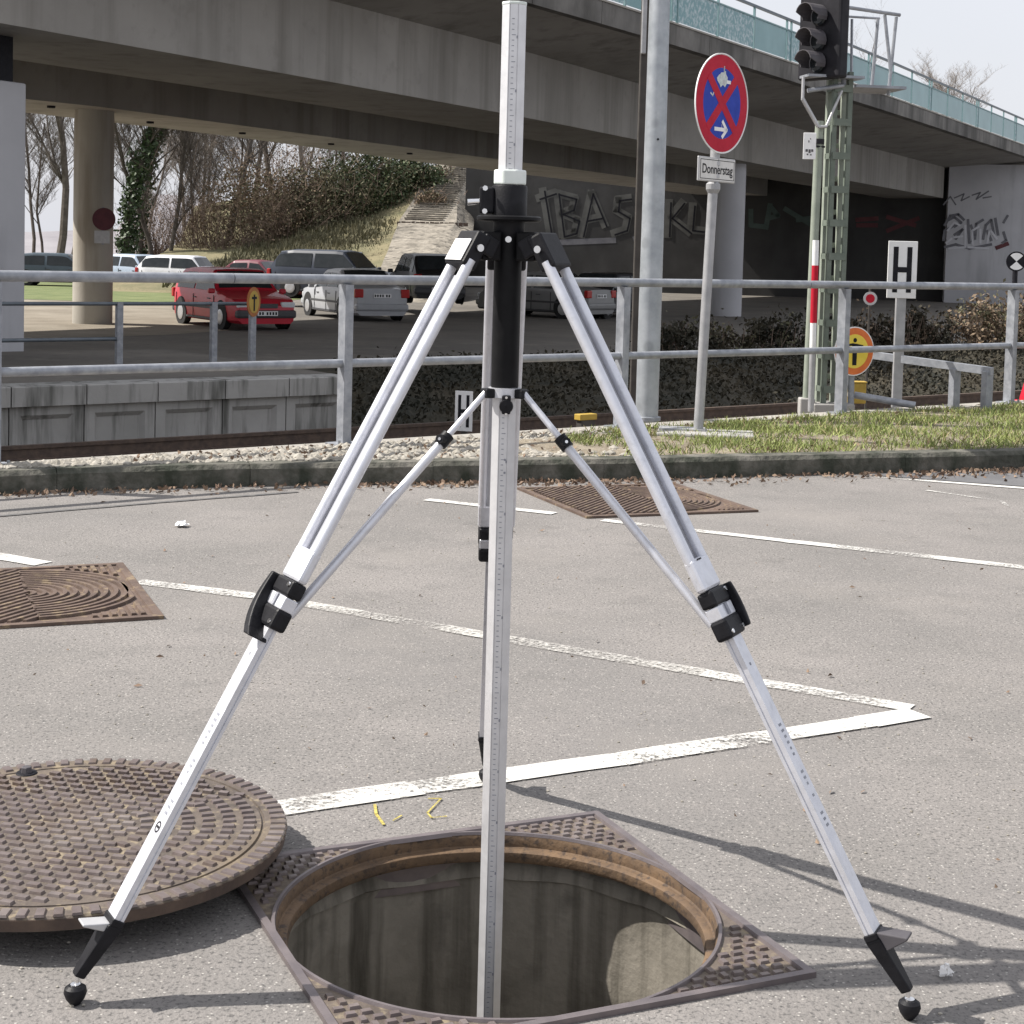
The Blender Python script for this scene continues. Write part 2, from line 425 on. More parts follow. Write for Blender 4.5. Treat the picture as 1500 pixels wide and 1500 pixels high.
def fill(loops, z, name, m, kind='structure'):
    bm = bmesh.new()
    edges = []
    for lp in loops:
        vs_ = [bm.verts.new((p[0], p[1], p[2] if len(p) > 2 else z)) for p in lp]
        edges += [bm.edges.new((vs_[i], vs_[(i + 1) % len(vs_)])) for i in range(len(vs_))]
    bmesh.ops.triangle_fill(bm, edges=edges, use_beauty=True, use_dissolve=False)
    for f in bm.faces:
        f.normal_update()
        if f.normal.z < 0: f.normal_flip()
    me = bpy.data.meshes.new(name)
    bm.to_mesh(me); bm.free()
    me.materials.append(m)
    o = bpy.data.objects.new(name, me)
    col.objects.link(o)
    if kind: o['kind'] = kind
    return o

hole = [HC + FN * a * (FH - .006) + FM * b * (FH - .006) for a, b in ((-1, -1), (1, -1), (1, 1), (-1, 1))]
fill([[(-60, -60), *[(x, y + .02) for x, y in KERB], (60, -60)], [(p.x, p.y) for p in hole]], 0, 'asphalt_ground', M['asphalt'])

# track bed (lower), far ground
fill([[sd(-40, .1), sd(60, .1), sd(60, 11.5), sd(-40, 11.5)]], -1.3, 'track_bed', M['ballast']).location.z = 0
for o in (bpy.data.objects['track_bed'],):
    for v in o.data.vertices: v.co.z = -1.3
def flat(name, pts, z, m):
    o = fill([[(p[0], p[1]) for p in pts]], z, name, m)
    return o
flat('far_ground', [sd(-40, 14.6), sd(70, 14.6), (600, 700), (-600, 700), (-600, 40)], -.8, M['road'])
flat('gravel_ground', [(-30, 26.0), (-13.0, 29.5), (-10.2, 32.0), (-7.6, 35.5), (-6.2, 39.0), (-8, 46), (-9, 54), (-40, 58), (-40, 26)], -.796, M['tan_gravel'])
flat('lawn', [(-48, 56), (-9.0, 52.5), (-8, 60), (-7, 74), (-50, 78)], -.79, M['lawn'])

# kerb: stones, each a piece
kerb = bpy.data.objects.new('kerb', None); col.objects.link(kerb); kerb['kind'] = 'structure'
def resample(pts, step):
    out, acc = [], 0
    P = [Vector((p[0], p[1], 0)) for p in pts]
    out.append(P[0].copy())
    for a, b in zip(P[:-1], P[1:]):
        L_ = (b - a).length
        t = step - acc
        while t <= L_:
            out.append(a.lerp(b, t / L_)); t += step
        acc = (acc + L_) % step
    return out
# smooth the kerb line a little
ks = resample([p for p in KERB if -13 < p[0] < 21], .25)
for _ in range(3):
    ks = [ks[0]] + [(ks[i - 1] + ks[i] * 2 + ks[i + 1]) / 4 for i in range(1, len(ks) - 1)] + [ks[-1]]
ks = ks[::4]
for i, (a, b) in enumerate(zip(ks[:-1], ks[1:])):
    d = (b - a).normalized(); n = Vector((-d.y, d.x, 0))
    a_, b_ = a + d * .001, b - d * .001
    j = random.uniform(-.004, .004); jz = random.uniform(-.003, .003)
    m = MB()
    prof = [(0, -.1), (0, .095), (.022, .12), (.13, .122), (.13, -.1)]
    vs_ = [a_ + n * (x + j) + Vector((0, 0, z + jz)) for x, z in prof] + [b_ + n * (x + j) + Vector((0, 0, z + jz)) for x, z in prof]
    k = len(prof)
    m.add(vs_, [tuple(range(k)), tuple(range(2 * k - 1, k - 1, -1))] + [(q, (q + 1) % k, k + (q + 1) % k, k + q) for q in range(k)])
    m.build('kerb_stone', M['kerb'], kerb)

# verge between kerb and the track wall
kb = []
for i, p in enumerate(ks):
    d = (ks[min(i + 1, len(ks) - 1)] - ks[max(i - 1, 0)]).normalized()
    kb.append(p + Vector((-d.y, d.x, 0)) * .13)
vm = MB()
rows = 9
grid = []
for p in kb:
    s = (p - F0).dot(FDIR); d = (p - F0).dot(FNRM)
    for r_ in range(rows):
        q = p + FNRM * ((-.07 - d) * r_ / (rows - 1))
        e = .012 * noise.noise(Vector((q.x * 2, q.y * 2, 0))) if 0 < r_ < rows - 1 else 0
        grid.append((q.x, q.y, .108 + e + (.03 * math.sin(math.pi * r_ / (rows - 1)) if p.x > .3 else 0)))
fs = [(i * rows + j, (i + 1) * rows + j, (i + 1) * rows + j + 1, i * rows + j + 1) for i in range(len(kb) - 1) for j in range(rows - 1)]
vm.add(grid, fs)
tag(vm.build('verge_ground', M['soil'], smooth=True), kind='structure')

# retaining edge under the railing
edge = bpy.data.objects.new('retaining_edge', None); col.objects.link(edge); edge['kind'] = 'structure'
for i in range(-6, 14):
    s0, s1 = i * 2.0 + .004, i * 2.0 + 1.996
    m = MB()
    m.prism([(0, -1.45), (.2, -1.45), (.2, .115), (0, .115)], sd(s0, -.07), FNRM, (0, 0, 1), s1 - s0)
    m.build('coping_stone', M['coping'], edge)

# track wall, rails
for d in (3.2, 4.7, 7.8, 9.3):
    m = MB()
    for (w, z0, z1) in ((.14, -1.2, -1.18), (.03, -1.18, -1.07), (.07, -1.07, -1.03)):
        m.prism([(-w / 2, z0), (w / 2, z0), (w / 2, z1), (-w / 2, z1)], sd(-30, d), FNRM, (0, 0, 1), 80)
    tag(m.build('rail', M['iron_dark']), kind='structure')

# ================================================================== MANHOLE
def clip_circle(p, r): return (p.x ** 2 + p.y ** 2) ** .5 > r
mf = thing('manhole_surround', (HC.x, HC.y, 0), 'square studded cast iron manhole frame around the open round hole', 'manhole frame')
# top plate with round hole
bm = bmesh.new()
sq = [HC + FN * a * FH + FM * b * FH for a, b in ((-1, -1), (1, -1), (1, 1), (-1, 1))]
RH = .428
N_ = 96
vo = [bm.verts.new((p.x - HC.x, p.y - HC.y, .004)) for p in sq]
vi = [bm.verts.new((RH * math.cos(2 * math.pi * i / N_), RH * math.sin(2 * math.pi * i / N_), .004)) for i in range(N_)]
ed = [bm.edges.new((vo[i], vo[(i + 1) % 4])) for i in range(4)] + [bm.edges.new((vi[i], vi[(i + 1) % N_])) for i in range(N_)]
bmesh.ops.triangle_fill(bm, edges=ed, use_beauty=True)
for f in bm.faces:
    f.normal_update()
    if f.normal.z < 0: f.normal_flip()
me = bpy.data.meshes.new('plate'); bm.to_mesh(me); bm.free(); me.materials.append(M['iron'])
o = bpy.data.objects.new('plate', me); col.objects.link(o); o.parent = mf
# border bars
for a, b in zip(sq, sq[1:] + sq[:1]):
    d = (b - a).normalized(); n = Vector((-d.y, d.x, 0))
    m = MB()
    zz = Vector((0, 0, .011)); zb = Vector((0, 0, -.12))
    m.add([a + zb, b + zb, b + zz, a + zz, a + (n + d) * .016 + zz, b + (n - d) * .016 + zz, b + (n - d) * .019 + Vector((0, 0, .002)), a + (n + d) * .019 + Vector((0, 0, .002))],
          [(0, 1, 2, 3), (3, 2, 5, 4), (4, 5, 6, 7)])
    m.build('border', M['iron_purple'], mf)
def stud_mesh(name, lx, ly, h, m):
    b = MB()
    t = .0018
    b.add([(-lx / 2, -ly / 2, 0), (lx / 2, -ly / 2, 0), (lx / 2, ly / 2, 0), (-lx / 2, ly / 2, 0),
           (-lx / 2 + t, -ly / 2 + t, h), (lx / 2 - t, -ly / 2 + t, h), (lx / 2 - t, ly / 2 - t, h), (-lx / 2 + t, ly / 2 - t, h)],
          [(0, 1, 5, 4), (1, 2, 6, 5), (2, 3, 7, 6), (3, 0, 4, 7), (4, 5, 6, 7)])
    o_ = b.build(name, m)
    me_ = o_.data
    bpy.data.objects.remove(o_)
    return me_
fstud = stud_mesh('stud', .0205, .014, .006, M['iron_stud'])
stp = .028
for i in range(-24, 25):
    for j in range(-24, 25):
        q = FN * ((i + .5 * (j % 2)) * stp) + FM * (j * stp * .86)
        a, b = abs(q.dot(FN)), abs(q.dot(FM))
        if max(a, b) < FH - .027 and q.length > RH + .016:
            inst('stud', fstud, mf, (HC.x + q.x, HC.y + q.y, .0035), math.atan2(FN.y, FN.x) + (math.pi / 2 if (i + j) % 3 == 0 else 0))
ring = MB().lathe([(RH, .0042), (RH - .004, -.004), (RH - .004, -.020), (RH - .007, -.023), (RH - .020, -.0245), (RH - .023, -.027), (RH - .025, -.043), (RH - .021, -.050), (RH + .04, -.054)], (HC.x, HC.y, 0), 128)
ring.build('rim_ring', M['rust'], mf, smooth=True)
lip = MB().lathe([(RH + .009, .004), (RH + .007, .010), (RH + .001, .010), (RH - .0008, .0035)], (HC.x, HC.y, 0), 128)
lip.build('rim_lip', M['iron_purple'], mf, smooth=True)

shaft = bpy.data.objects.new('manhole_shaft', None); col.objects.link(shaft)
shaft.location = (HC.x, HC.y, -1.9); shaft['kind'] = 'structure'
SR = .452
prof = [(SR - .004, -.10), (SR, -.12)] + [(SR + .002 * math.sin(k * 3.7), -.12 - k * .06) for k in range(1, 30)]
m = MB().lathe(prof, (HC.x, HC.y, 0), 64)
wall = m.build('shaft_wall', M['shaft'], shaft, smooth=True)
MB().lathe([(0.001, -1.86), (SR + .05, -1.86)], (HC.x, HC.y, 0), 32).build('shaft_floor', M['shaft'], shaft)
# irregular mortar bed between frame and shaft
mv_ = MB()
K = 72; prof = [(RH + .035, -.053), (RH + .02, -.07), (SR - .012, -.10), (SR + .03, -.118)]
vs_ = []
for i in range(K):
    t = 2 * math.pi * i / K
    for q, (r_, z_) in enumerate(prof):
        e = .012 * noise.noise(Vector((math.cos(t) * 3, math.sin(t) * 3, q)))
        vs_.append((HC.x + (r_ + e) * math.cos(t), HC.y + (r_ + e) * math.sin(t), z_ + e))
mv_.add(vs_, [(i * 4 + q, ((i + 1) % K) * 4 + q, ((i + 1) % K) * 4 + q + 1, i * 4 + q + 1) for i in range(K) for q in range(3)])
mv_.build('mortar_ring', M['shaft'], shaft, smooth=True)

# lid lying beside the hole
LC = Vector((-.885, 3.225, 0)); LR = .442; LT = .085
lid = thing('manhole_cover', (LC.x, LC.y, 0), 'round brown cast iron manhole cover lying on the asphalt beside the open hole', 'manhole cover')
prof = [(0.001, LT), (LR - .052, LT), (LR - .051, LT - .004), (LR - .046, LT - .004), (LR - .045, LT), (LR - .004, LT), (LR, LT - .004), (LR - .004, LT - .028), (LR - .03, LT - .030), (0.001, LT - .03)]
MB().lathe(prof, (LC.x, LC.y, 0), 128).build('disc', M['iron'], lid, smooth=True)
for k in range(3):
    a = R(20 + 60 * k)
    MB().box((LC.x, LC.y, .03 - .001 * k), (.62 - .02 * k, .03, .06 - .002 * k), Matrix.Rotation(a, 3, 'Z')).build('underside_rib', M['iron_dark'], lid)
MB().lathe([(LR - .005, LT - .0045), (LR + .0015, LT - .005), (LR - .002, LT - .0265), (LR - .006, LT - .0275)], (LC.x, LC.y, 0), 128).build('skirt', M['iron_dark'], lid, smooth=True)
notch = stud_mesh('edge_tooth', .034, .019, .0045, M['iron_stud'])
nt = 84
for k in range(nt):
    t = 2 * math.pi * k / nt
    q = LC + Vector((math.cos(t), math.sin(t), 0)) * (LR - .0168)
    inst('edge_tooth', notch, lid, (q.x, q.y, LT - .0005), t)
lstud = stud_mesh('stud', .0265, .0165, .0055, M['iron_stud'])
cand = []
ux = Vector((math.cos(R(-14)), math.sin(R(-14)), 0)); uy = Vector((-ux.y, ux.x, 0))
rr = LR - .062
for i in range(-20, 21):
    for j in range(-20, 21):
        q = ux * ((i + (j * .37) % 1) * .0375) + uy * (j * .0285)
        if q.length > rr: continue
        if abs(math.atan2(q.y, q.x)) < R(34) and q.length > .13: continue
        if (q - Vector((-.19, .33, 0))).length < .035: continue
        sw = .10 * math.sin(q.x * 9) + .08 * math.cos(q.y * 11)
        cand.append((q, math.atan2(ux.y, ux.x) + sw))
rad = .155
while rad < rr:
    n = int(rad * R(66) / .030)
    for k in range(n + 1):
        t = -R(33) + R(66) * k / max(n, 1)
        cand.append((Vector((rad * math.cos(t), rad * math.sin(t), 0)), t))
    rad += .042
cand.sort(key=lambda c: (c[0].x + LC.x < -1.12, c[0].y))
for q, t in cand[:290]:
    inst('stud', lstud, lid, (LC.x + q.x, LC.y + q.y, LT - .0005), t)
m = MB()
for q, t in cand[290:]:
    mt = Matrix.Rotation(t, 3, 'Z')
    m.box(LC + q + Vector((0, 0, LT + .0032)), (.021, .0135, .0068), mt)
if m.v: tag(m.build('studs', M['iron_stud'], lid), kind='stuff')
pc = LC + Vector((-.19, .33, 0))
MB().lathe([(.024, LT + .0008), (.022, LT + .003), (.001, LT + .003)], pc, 20).build('lifting_hole', M['ink'], lid)
m = MB().tube(pc + Vector((0, 0, LT)), pc + Vector((0, 0, LT + .016)), .014, .012, 6)
m.build('lifting_plug', M['hood'], lid, bevel=.002)

# other iron covers set in the asphalt
def rib(pts, w, h, z0):
    """closed rib with sloping sides along 2-d pts"""
    m_ = MB(); k = len(pts); vs__ = []
    for i, p in enumerate(pts):
        d_ = (pts[min(i + 1, k - 1)] - pts[max(i - 1, 0)]).normalized()
        n_ = Vector((-d_.y, d_.x, 0))
        for off, z in ((-w / 2, z0), (-w / 2 + .002, z0 + h), (w / 2 - .002, z0 + h), (w / 2, z0)):
            vs__.append(Vector((p.x, p.y, 0)) + n_ * off + Vector((0, 0, z)))
    fs_ = []
    for i in range(k - 1):
        for q in range(3): fs_.append((i * 4 + q, i * 4 + q + 1, i * 4 + 4 + q + 1, i * 4 + 4 + q))
    fs_ += [(0, 1, 2, 3), ((k - 1) * 4 + 3, (k - 1) * 4 + 2, (k - 1) * 4 + 1, (k - 1) * 4)]
    return m_.add(vs__, fs_)

def square_cover(c, ang, half, label, matl, step, split):
    ex = Vector((math.cos(ang), math.sin(ang), 0)); ey = Vector((-ex.y, ex.x, 0))
    th = thing('drain_cover', (c.x, c.y, 0), label, 'drain cover')
    W = lambda a, b: c + ex * a + ey * b
    m = MB(); cs = [W(-half, -half), W(half, -half), W(half, half), W(-half, half)]
    m.add([p + Vector((0, 0, .005)) for p in cs] + [p + Vector((0, 0, .0005)) for p in cs], [(0, 1, 2, 3)] + [(i, (i + 1) % 4, 4 + (i + 1) % 4, 4 + i) for i in range(4)])
    m.build('plate', matl, th)
    for i in range(4):
        a, b = cs[i], cs[(i + 1) % 4]
        d_ = (b - a).normalized(); n_ = Vector((-d_.y, d_.x, 0))
        q = MB()
        q.add([a + Vector((0, 0, .005)), b + Vector((0, 0, .005)), b + Vector((0, 0, .012)), a + Vector((0, 0, .012)),
               b + (n_ - d_) * .03 + Vector((0, 0, .012)), a + (n_ + d_) * .03 + Vector((0, 0, .012)), b + (n_ - d_) * .032 + Vector((0, 0, .005)), a + (n_ + d_) * .032 + Vector((0, 0, .005))],
              [(0, 1, 2, 3), (3, 2, 4, 5), (5, 4, 6, 7)])
        q.build('border', matl, th)
    inner = half - .05
    ribs_ = []
    # concentric arcs round a centre on the right half, slanting ribs on the left, short bars in the corners
    r_ = step
    while r_ < inner * .98:
        pts = [W(.06 + r_ * math.cos(t), r_ * math.sin(t)) for t in [R(-88 + 176 * k / 22) for k in range(23)]]
        pts = [p for p in pts if abs((p - c).dot(ex)) < inner and abs((p - c).dot(ey)) < inner]
        if len(pts) > 2: ribs_.append(pts)
        r_ += step
    b = -inner * 2
    while b < inner * 2:
        a0, a1 = [], []
        for k in range(61):
            x = -inner + (inner + .075) * k / 60
            y = b + x * 1.0
            if abs(y) < inner: a0.append(W(x, y))
        if len(a0) > 3: ribs_.append(a0)
        b += step * 1.41
    for sy in (-1, 1):
        for k in range(6):
            x = inner - .012 - k * step * .9
            y0 = math.sqrt(max(0, (inner * .99) ** 2 - (x - .06) ** 2)) + .02
            if inner - y0 > .03: ribs_.append([W(x, sy * y0), W(x, sy * inner)])
    if split:
        for p in ribs_: rib(p, step * .52, .011, .0048).build('rib', matl, th)
    else:
        m = MB()
        for p in ribs_:
            q = rib(p, step * .52, .009, .0048)
            m.add(q.v, q.f)
        tag(m.build('ribs', matl, th), kind='stuff')
    return th
e1 = Vector((.359, -.890, 0)).normalized()
c1 = Vector((-1.35, 5.864, 0)) - Vector((-e1.y, e1.x, 0)).normalized() * .48
square_cover(c1, math.atan2(e1.y, e1.x) + math.pi / 2, .48, 'square rusty drain cover with curved ribs at the left edge of the asphalt', M['iron_red'], .036, True)
square_cover(Vector((.66, 8.32, 0)), math.atan2(.33, .87), .475, 'reddish ribbed drain cover set in the asphalt near the kerb', M['iron_red'], .03, False)

# ------------------------------------------------------------------ painted lines, marks on the asphalt
def line(a, b, w, m, z=.004, name='painted_line', taper=0):
    a, b = Vector((*a, 0)), Vector((*b, 0))
    d = (b - a).normalized(); n = Vector((-d.y, d.x, 0)) * w / 2
    k = max(2, int((b - a).length / .12))
    quads = []
    L_, R_ = [], []
    for i in range(k + 1):
        p = a.lerp(b, i / k)
        j1, j2 = random.uniform(-.004, .004), random.uniform(-.004, .004)
        L_.append(p + n + n.normalized() * j1); R_.append(p - n + n.normalized() * j2)
    for i in range(k):
        quads.append([(q.x, q.y, z) for q in (R_[i], R_[i + 1], L_[i + 1], L_[i])])
    o = quads_mesh(name, quads, m, 'structure')
    return o
line((-1.40, 6.0), (-.83, 5.765), .085, M['paint_solid'])
line((-.83, 5.765), (.10, 5.20), .085, M['paint_faint'])
line((.10, 5.20), (.62, 4.89), .085, M['paint_faint'], .0042)
line((.62, 4.89), (1.185, 4.56), .08, M['paint_solid'])
line((1.195, 4.505), (1.02, 4.405), .10, M['paint_full'], .0048)
line((1.02, 4.405), (.30, 4.02), .095, M['paint'], .0048)
line((.30, 4.02), (-.2, 3.765), .095, M['paint'])
line((-.2, 3.765), (-.62, 3.545), .10, M['paint_solid'])
line((-.42, 8.155), (.23, 7.82), .075, M['paint_solid'])
line((.46, 7.665), (1.28, 7.23), .07, M['paint_solid'])
line((1.28, 7.23), (3.2, 6.23), .085, M['paint_solid'])
line((-1.84, 6.285), (-3.2, 7.07), .10, M['paint_solid'])
line((2.2, 9.45), (3.2, 9.05), .07, M['paint'])
line((2.36, 8.95), (2.68, 8.62), .03, M['paint'], name='paint_drip')
line((2.68, 8.62), (2.66, 8.44), .02, M['paint'], name='paint_drip')
# patch, seam, yellow chalk
tag(fill([[(2.1, 9.55), (2.75, 9.3), (3.6, 8.98), (4.6, 9.3), (5.4, 10.75), (3.3, 9.95)]], .0035, 'asphalt_patch', M['patch']), kind='structure')
for a, b in (((-4, 6.62), (-2.5, 7.23)), ((-2.5, 7.23), (-1.75, 7.83)), ((-1.75, 7.83), (-1.1, 8.3))):
    line(a, b, .035, M['tar'], .0036, 'tar_seam')
def chalk(pts, w=.007):
    m = MB(); m.stroke([Vector(p) for p in pts], w, (0, 0, .0035), (1, 0, 0), (0, 1, 0), .001)
    tag(m.build('chalk_mark', M['chalk']), kind='structure')
Z = lambda u, v: (lambda p: (p.x, p.y))((lambda d: Vector((0, 0, CAM_H)) + d * (-CAM_H / d.z))(CM.to_3x3() @ Vector(((u - 750) / FPX, -(v - 508) / FPX, -1))))
chalk([Z(549, 1181), Z(551, 1195), Z(562, 1210)])
chalk([Z(576, 1204), Z(588, 1197)], .004)
chalk([Z(628, 1172), Z(646, 1172), Z(626, 1193), Z(632, 1200), Z(654, 1198)], .0045)

# ================================================================== TRIPOD
TA = Vector((-.012, 3.04, 0))
tri = thing('surveying_tripod', (TA.x, TA.y, 0), 'silver telescopic surveying tripod standing over the open manhole', 'tripod')
def octa(r, notch_=True):
    """octagonal extrusion with a slim groove on each side of the front faces"""
    pts = []
    for k in range(8):
        a = R(-90 - 22.5 + 45 * k)
        pts.append((r / math.cos(R(22.5)) * math.cos(a), r / math.cos(R(22.5)) * math.sin(a)))
    out = []
    for k in range(8):
        p = Vector(pts[k]); q = Vector(pts[(k + 1) % 8])
        d = (q - p).normalized(); n = Vector((d.y, -d.x))
        if notch_ and k in (0, 4):
            out += [p, p + d * .0008, p + d * .0008 - n * .002, p + d * .0025 - n * .002, p + d * .0025, q - d * .0025, q - d * .0025 - n * .002, q - d * .0008 - n * .002, q - d * .0008]
        else: out.append(p)
    return out
cm = MB().prism(octa(.0225), (TA.x, TA.y, -.55), (1, 0, 0), (0, 1, 0), .55 + 1.757)
colm = cm.build('column', M['alu_dull'], tri)
MB().prism(octa(.0232, False), (TA.x, TA.y, 1.757), (1, 0, 0), (0, 1, 0), .006).build('column_cap', M['plastic_pale'], tri, bevel=.0015)
tk = MB()
z = -.3; k = 0
while z < 1.735:
    if not (.99 < z < 1.45):
        w = .0075 if k % 5 == 0 else .0045
        tk.box((TA.x - .0035 + w / 2, TA.y - .02265, z), (w, .0008, .0013))
        if k % 10 == 0: tk.box((TA.x + .0065, TA.y - .02265, z - .004), (.0025, .0008, .005))
    z += .010; k += 1
tag(tk.build('scale_marks', M['mark'], tri), kind='stuff')
for z in (.90, .875): MB().tube((TA.x + .004, TA.y - .0222, z), (TA.x + .004, TA.y - .0236, z), .0022, n=10).build('rivet', M['mark'], tri)
MB().prism(octa(.0305, False), (TA.x, TA.y, 1.421), (1, 0, 0), (0, 1, 0), .028).build('collar', M['plastic_pale'], tri, bevel=.003)
MB().lathe([(.001, 1.42), (.032, 1.42), (.0335, 1.417), (.0335, 1.363), (.001, 1.363)], TA, 32).build('head_block', M['black'], tri, smooth=True)
MB().lathe([(.001, 1.3625), (.058, 1.3625), (.0615, 1.360), (.0615, 1.355), (.058, 1.352), (.001, 1.352)], TA, 48).build('head_plate', M['black_satin'], tri, smooth=True)
MB().lathe([(.001, 1.352), (.030, 1.352), (.030, 1.335), (.026, 1.326), (.001, 1.326)], TA, 32).build('turret', M['black'], tri, smooth=True)
MB().lathe([(.001, 1.327), (.0262, 1.327), (.0262, 1.037), (.001, 1.037)], TA, 32).build('sleeve', M['black_satin'], tri, smooth=True)
MB().tube((TA.x, TA.y - .026, 1.318), (TA.x, TA.y - .031, 1.318), .006, n=12).build('sleeve_screw', M['chrome'], tri, smooth=True)
# crank side
hb = MB().box((TA.x - .043, TA.y - .004, 1.391), (.028, .032, .05)).build('crank_housing', M['black'], tri, bevel=.004)
MB().tube((TA.x - .056, TA.y - .012, 1.388), (TA.x - .079, TA.y - .014, 1.386), .0055, .0062, 12).build('crank_pin', M['chrome'], hb, smooth=True)
for z_, y_ in ((1.413, -.022), (1.370, -.022), (1.3695, -.010)):
    MB().tube((TA.x - .046, TA.y + y_, z_), (TA.x - .046, TA.y + y_ - .006, z_), .0052, n=6).build('bolt', M['chrome'], hb)

def frame_from(d, t):
    """columns: tangential, outward normal, along"""
    d = d.normalized(); t = (t - d * t.dot(d)).normalized()
    n = d.cross(t)
    return Matrix((t, n, d)).transposed()
LEGS = [('left', Vector((-.713, 2.641, .019))), ('right', Vector((.711, 2.667, .019))), ('rear', Vector((-.035, 3.821, .019)))]
for which, F in LEGS:
    rad_ = Vector((F.x - TA.x, F.y - TA.y, 0)).normalized()
    tan_ = Vector((0, 0, 1)).cross(rad_)
    T = TA + rad_ * .082 + Vector((0, 0, 1.304))
    d = (F - T).normalized()
    Mx = frame_from(d, tan_)
    out = Mx.col[1] if Mx.col[1].dot(rad_) > 0 else -Mx.col[1]
    L_ = (F - T).length
    pt = lambda a, t=0, n=0: T + d * a + tan_ * t + out * n
    # hinge bracket
    leg = MB().box(pt(.010), (.076, .032, .072), Mx).build('hinge_bracket', M['black'], tri, bevel=.005)
    for s_ in (-1, 1):
        MB().box(pt(-.012, s_ * .030, -.020), (.010, .034, .036), Mx).build('hinge_ear', M['black'], leg, bevel=.003)
        MB().tube(pt(.004, s_ * .041), pt(.004, s_ * .0455), .007, n=12).build('hinge_bolt', M['chrome'], leg, smooth=True)
    MB().box(TA + rad_ * .048 + Vector((0, 0, 1.305)), (.04, .05, .055), Matrix((rad_, tan_, Vector((0, 0, 1)))).transposed()).build('hinge_block', M['black_satin'], tri, bevel=.004)
    if which == 'left':
        MB().box(pt(.018, 0, .0185), (.062, .0015, .045), Mx).build('label_plate', M['alu_white'], leg)
    # upper twin tubes
    aC = (1.304 - .70) / (1.304 - F.z) * L_          # top of the clamp
    for s_ in (-1, 1):
        MB().tube(pt(.03, s_ * .0305), pt(aC - .05, s_ * .0305), .0104, n=20).build('leg_tube', M['alu'], tri, smooth=True)
    MB().box(pt((aC + .03) / 2, 0, -.008), (.045, .002, aC - .09), Mx).build('leg_web', M['web'], tri)
    MB().box(pt(aC - .028, 0, 0), (.081, .0205, .062), Mx).build('tube_joiner', M['alu'], tri, bevel=.006)
    # clamp
    cl = MB().box(pt(aC + .018), (.074, .031, .030), Mx).build('clamp', M['black'], tri, bevel=.005)
    MB().box(pt(aC + .046), (.070, .027, .024), Mx).build('clamp_band', M['alu'], cl, bevel=.002)
    MB().box(pt(aC + .076), (.074, .033, .038), Mx).build('clamp_base', M['black'], cl, bevel=.006)
    MB().box(pt(aC + .045, 0, .0145), (.010, .004, .021), Mx).build('clamp_strap', M['mark'], cl)
    for s_, aa in ((.03, .012), (-.03, .084), (.03, .084)):
        MB().tube(pt(aC + aa, s_ * .9, .0145), pt(aC + aa, s_ * .9, .019), .0042, n=10).build('clamp_screw', M['chrome'], cl, smooth=True)
    # lever: a bowed bar on the outer edge of the clamp (side away from the hole in the picture plane)
    sgn = 1 if which == 'right' else -1
    side = tan_ * (1 if tan_.x * sgn > 0 else -1)
    prof_ = []
    lv = MB()
    sec = []
    K = 9
    long_ = .118 if which == 'left' else .085
    for i in range(K):
        t = i / (K - 1)
        a = aC + .004 + long_ * t
        if which == 'left': bow = .043 - .060 * t ** 3
        else: bow = (.041 if which == 'right' else .026) + .007 * math.sin(math.pi * t)
        sec.append((T + d * a + side * bow + out * (.006 + (.016 * t if which == 'left' else 0) + (.02 if which == 'rear' else 0)), .007 if which != 'left' else .007 + .010 * t))
    for p, hw in sec:
        pass
    vs_, fs_ = [], []
    for p, hw in sec:
        for a_, b_ in ((-1, -1), (1, -1), (1, 1), (-1, 1)):
            vs_.append(p + side * hw * a_ * .8 + out * .02 * b_)
    for i in range(K - 1):
        for q in range(4): fs_.append((i * 4 + q, i * 4 + (q + 1) % 4, i * 4 + 4 + (q + 1) % 4, i * 4 + 4 + q))
    fs_ += [(0, 1, 2, 3), ((K - 1) * 4 + 3, (K - 1) * 4 + 2, (K - 1) * 4 + 1, (K - 1) * 4)]
    lv.add(vs_, fs_).build('clamp_lever', M['black'], cl, bevel=.003)
    # lower leg
    aE = (1.304 - .133) / (1.304 - F.z) * L_
    g = .0016
    hw, hr = .0205, .0088
    lower = [(-hw, -hr), (hw, -hr), (hw, hr), (hw - .002, hr), (-hw + .002, hr), (-hw, hr)]
    low = MB().prism([(-hw, -hr), (-.004, -hr), (-.004, -hr + g), (.004, -hr + g), (.004, -hr), (hw, -hr), (hw, hr), (-hw, hr)], pt(aC + .02), tan_, out, .001)
    low = MB()
    poly = [(-hw, -hr), (hw, -hr), (hw, -.003), (hw - .0022, -.003), (hw - .0022, .0), (hw, .0), (hw, hr), (-hw, hr), (-hw, .0), (-hw + .0022, .0), (-hw + .0022, -.003), (-hw, -.003)]
    a0 = [pt(aC + .02, x, y_) for x, y_ in poly]; a1 = [pt(aE, x, y_) for x, y_ in poly]
    n = len(poly)
    low.add(a0 + a1, [tuple(range(n)), tuple(range(2 * n - 1, n - 1, -1))] + [(i, (i + 1) % n, n + (i + 1) % n, n + i) for i in range(n)])
    ll = low.build('lower_leg', M['alu'], tri)
    gm = MB()
    a = aC + .19; k = 0
    rnd = random.Random(5)
    while a < aE - .08:
        if rnd.random() < .75 and (aC + .26 < a < aC + .46):
            gm.box(pt(a, .002, hr + .0003), (.006 + .006 * rnd.random(), .0006, .0045), Mx)
        a += .011; k += 1
    gm.box(pt(aC + .15, 0.0, hr + .0003), (.005, .0006, .005), Mx)
    tag(gm.build('leg_print', M['mark'], ll), kind='stuff')
    if which == 'left':
        em = MB().lathe([(.010, 0), (.010, .0007), (.0075, .0007), (.0075, 0)], pt(aE - .17, 0, hr), 24, ax=Matrix((tan_, d, out)).transposed())
        em.box(pt(aE - .17, 0, hr + .0004), (.010, .0007, .004), Mx)
        em.build('leg_emblem', M['ink'], ll)
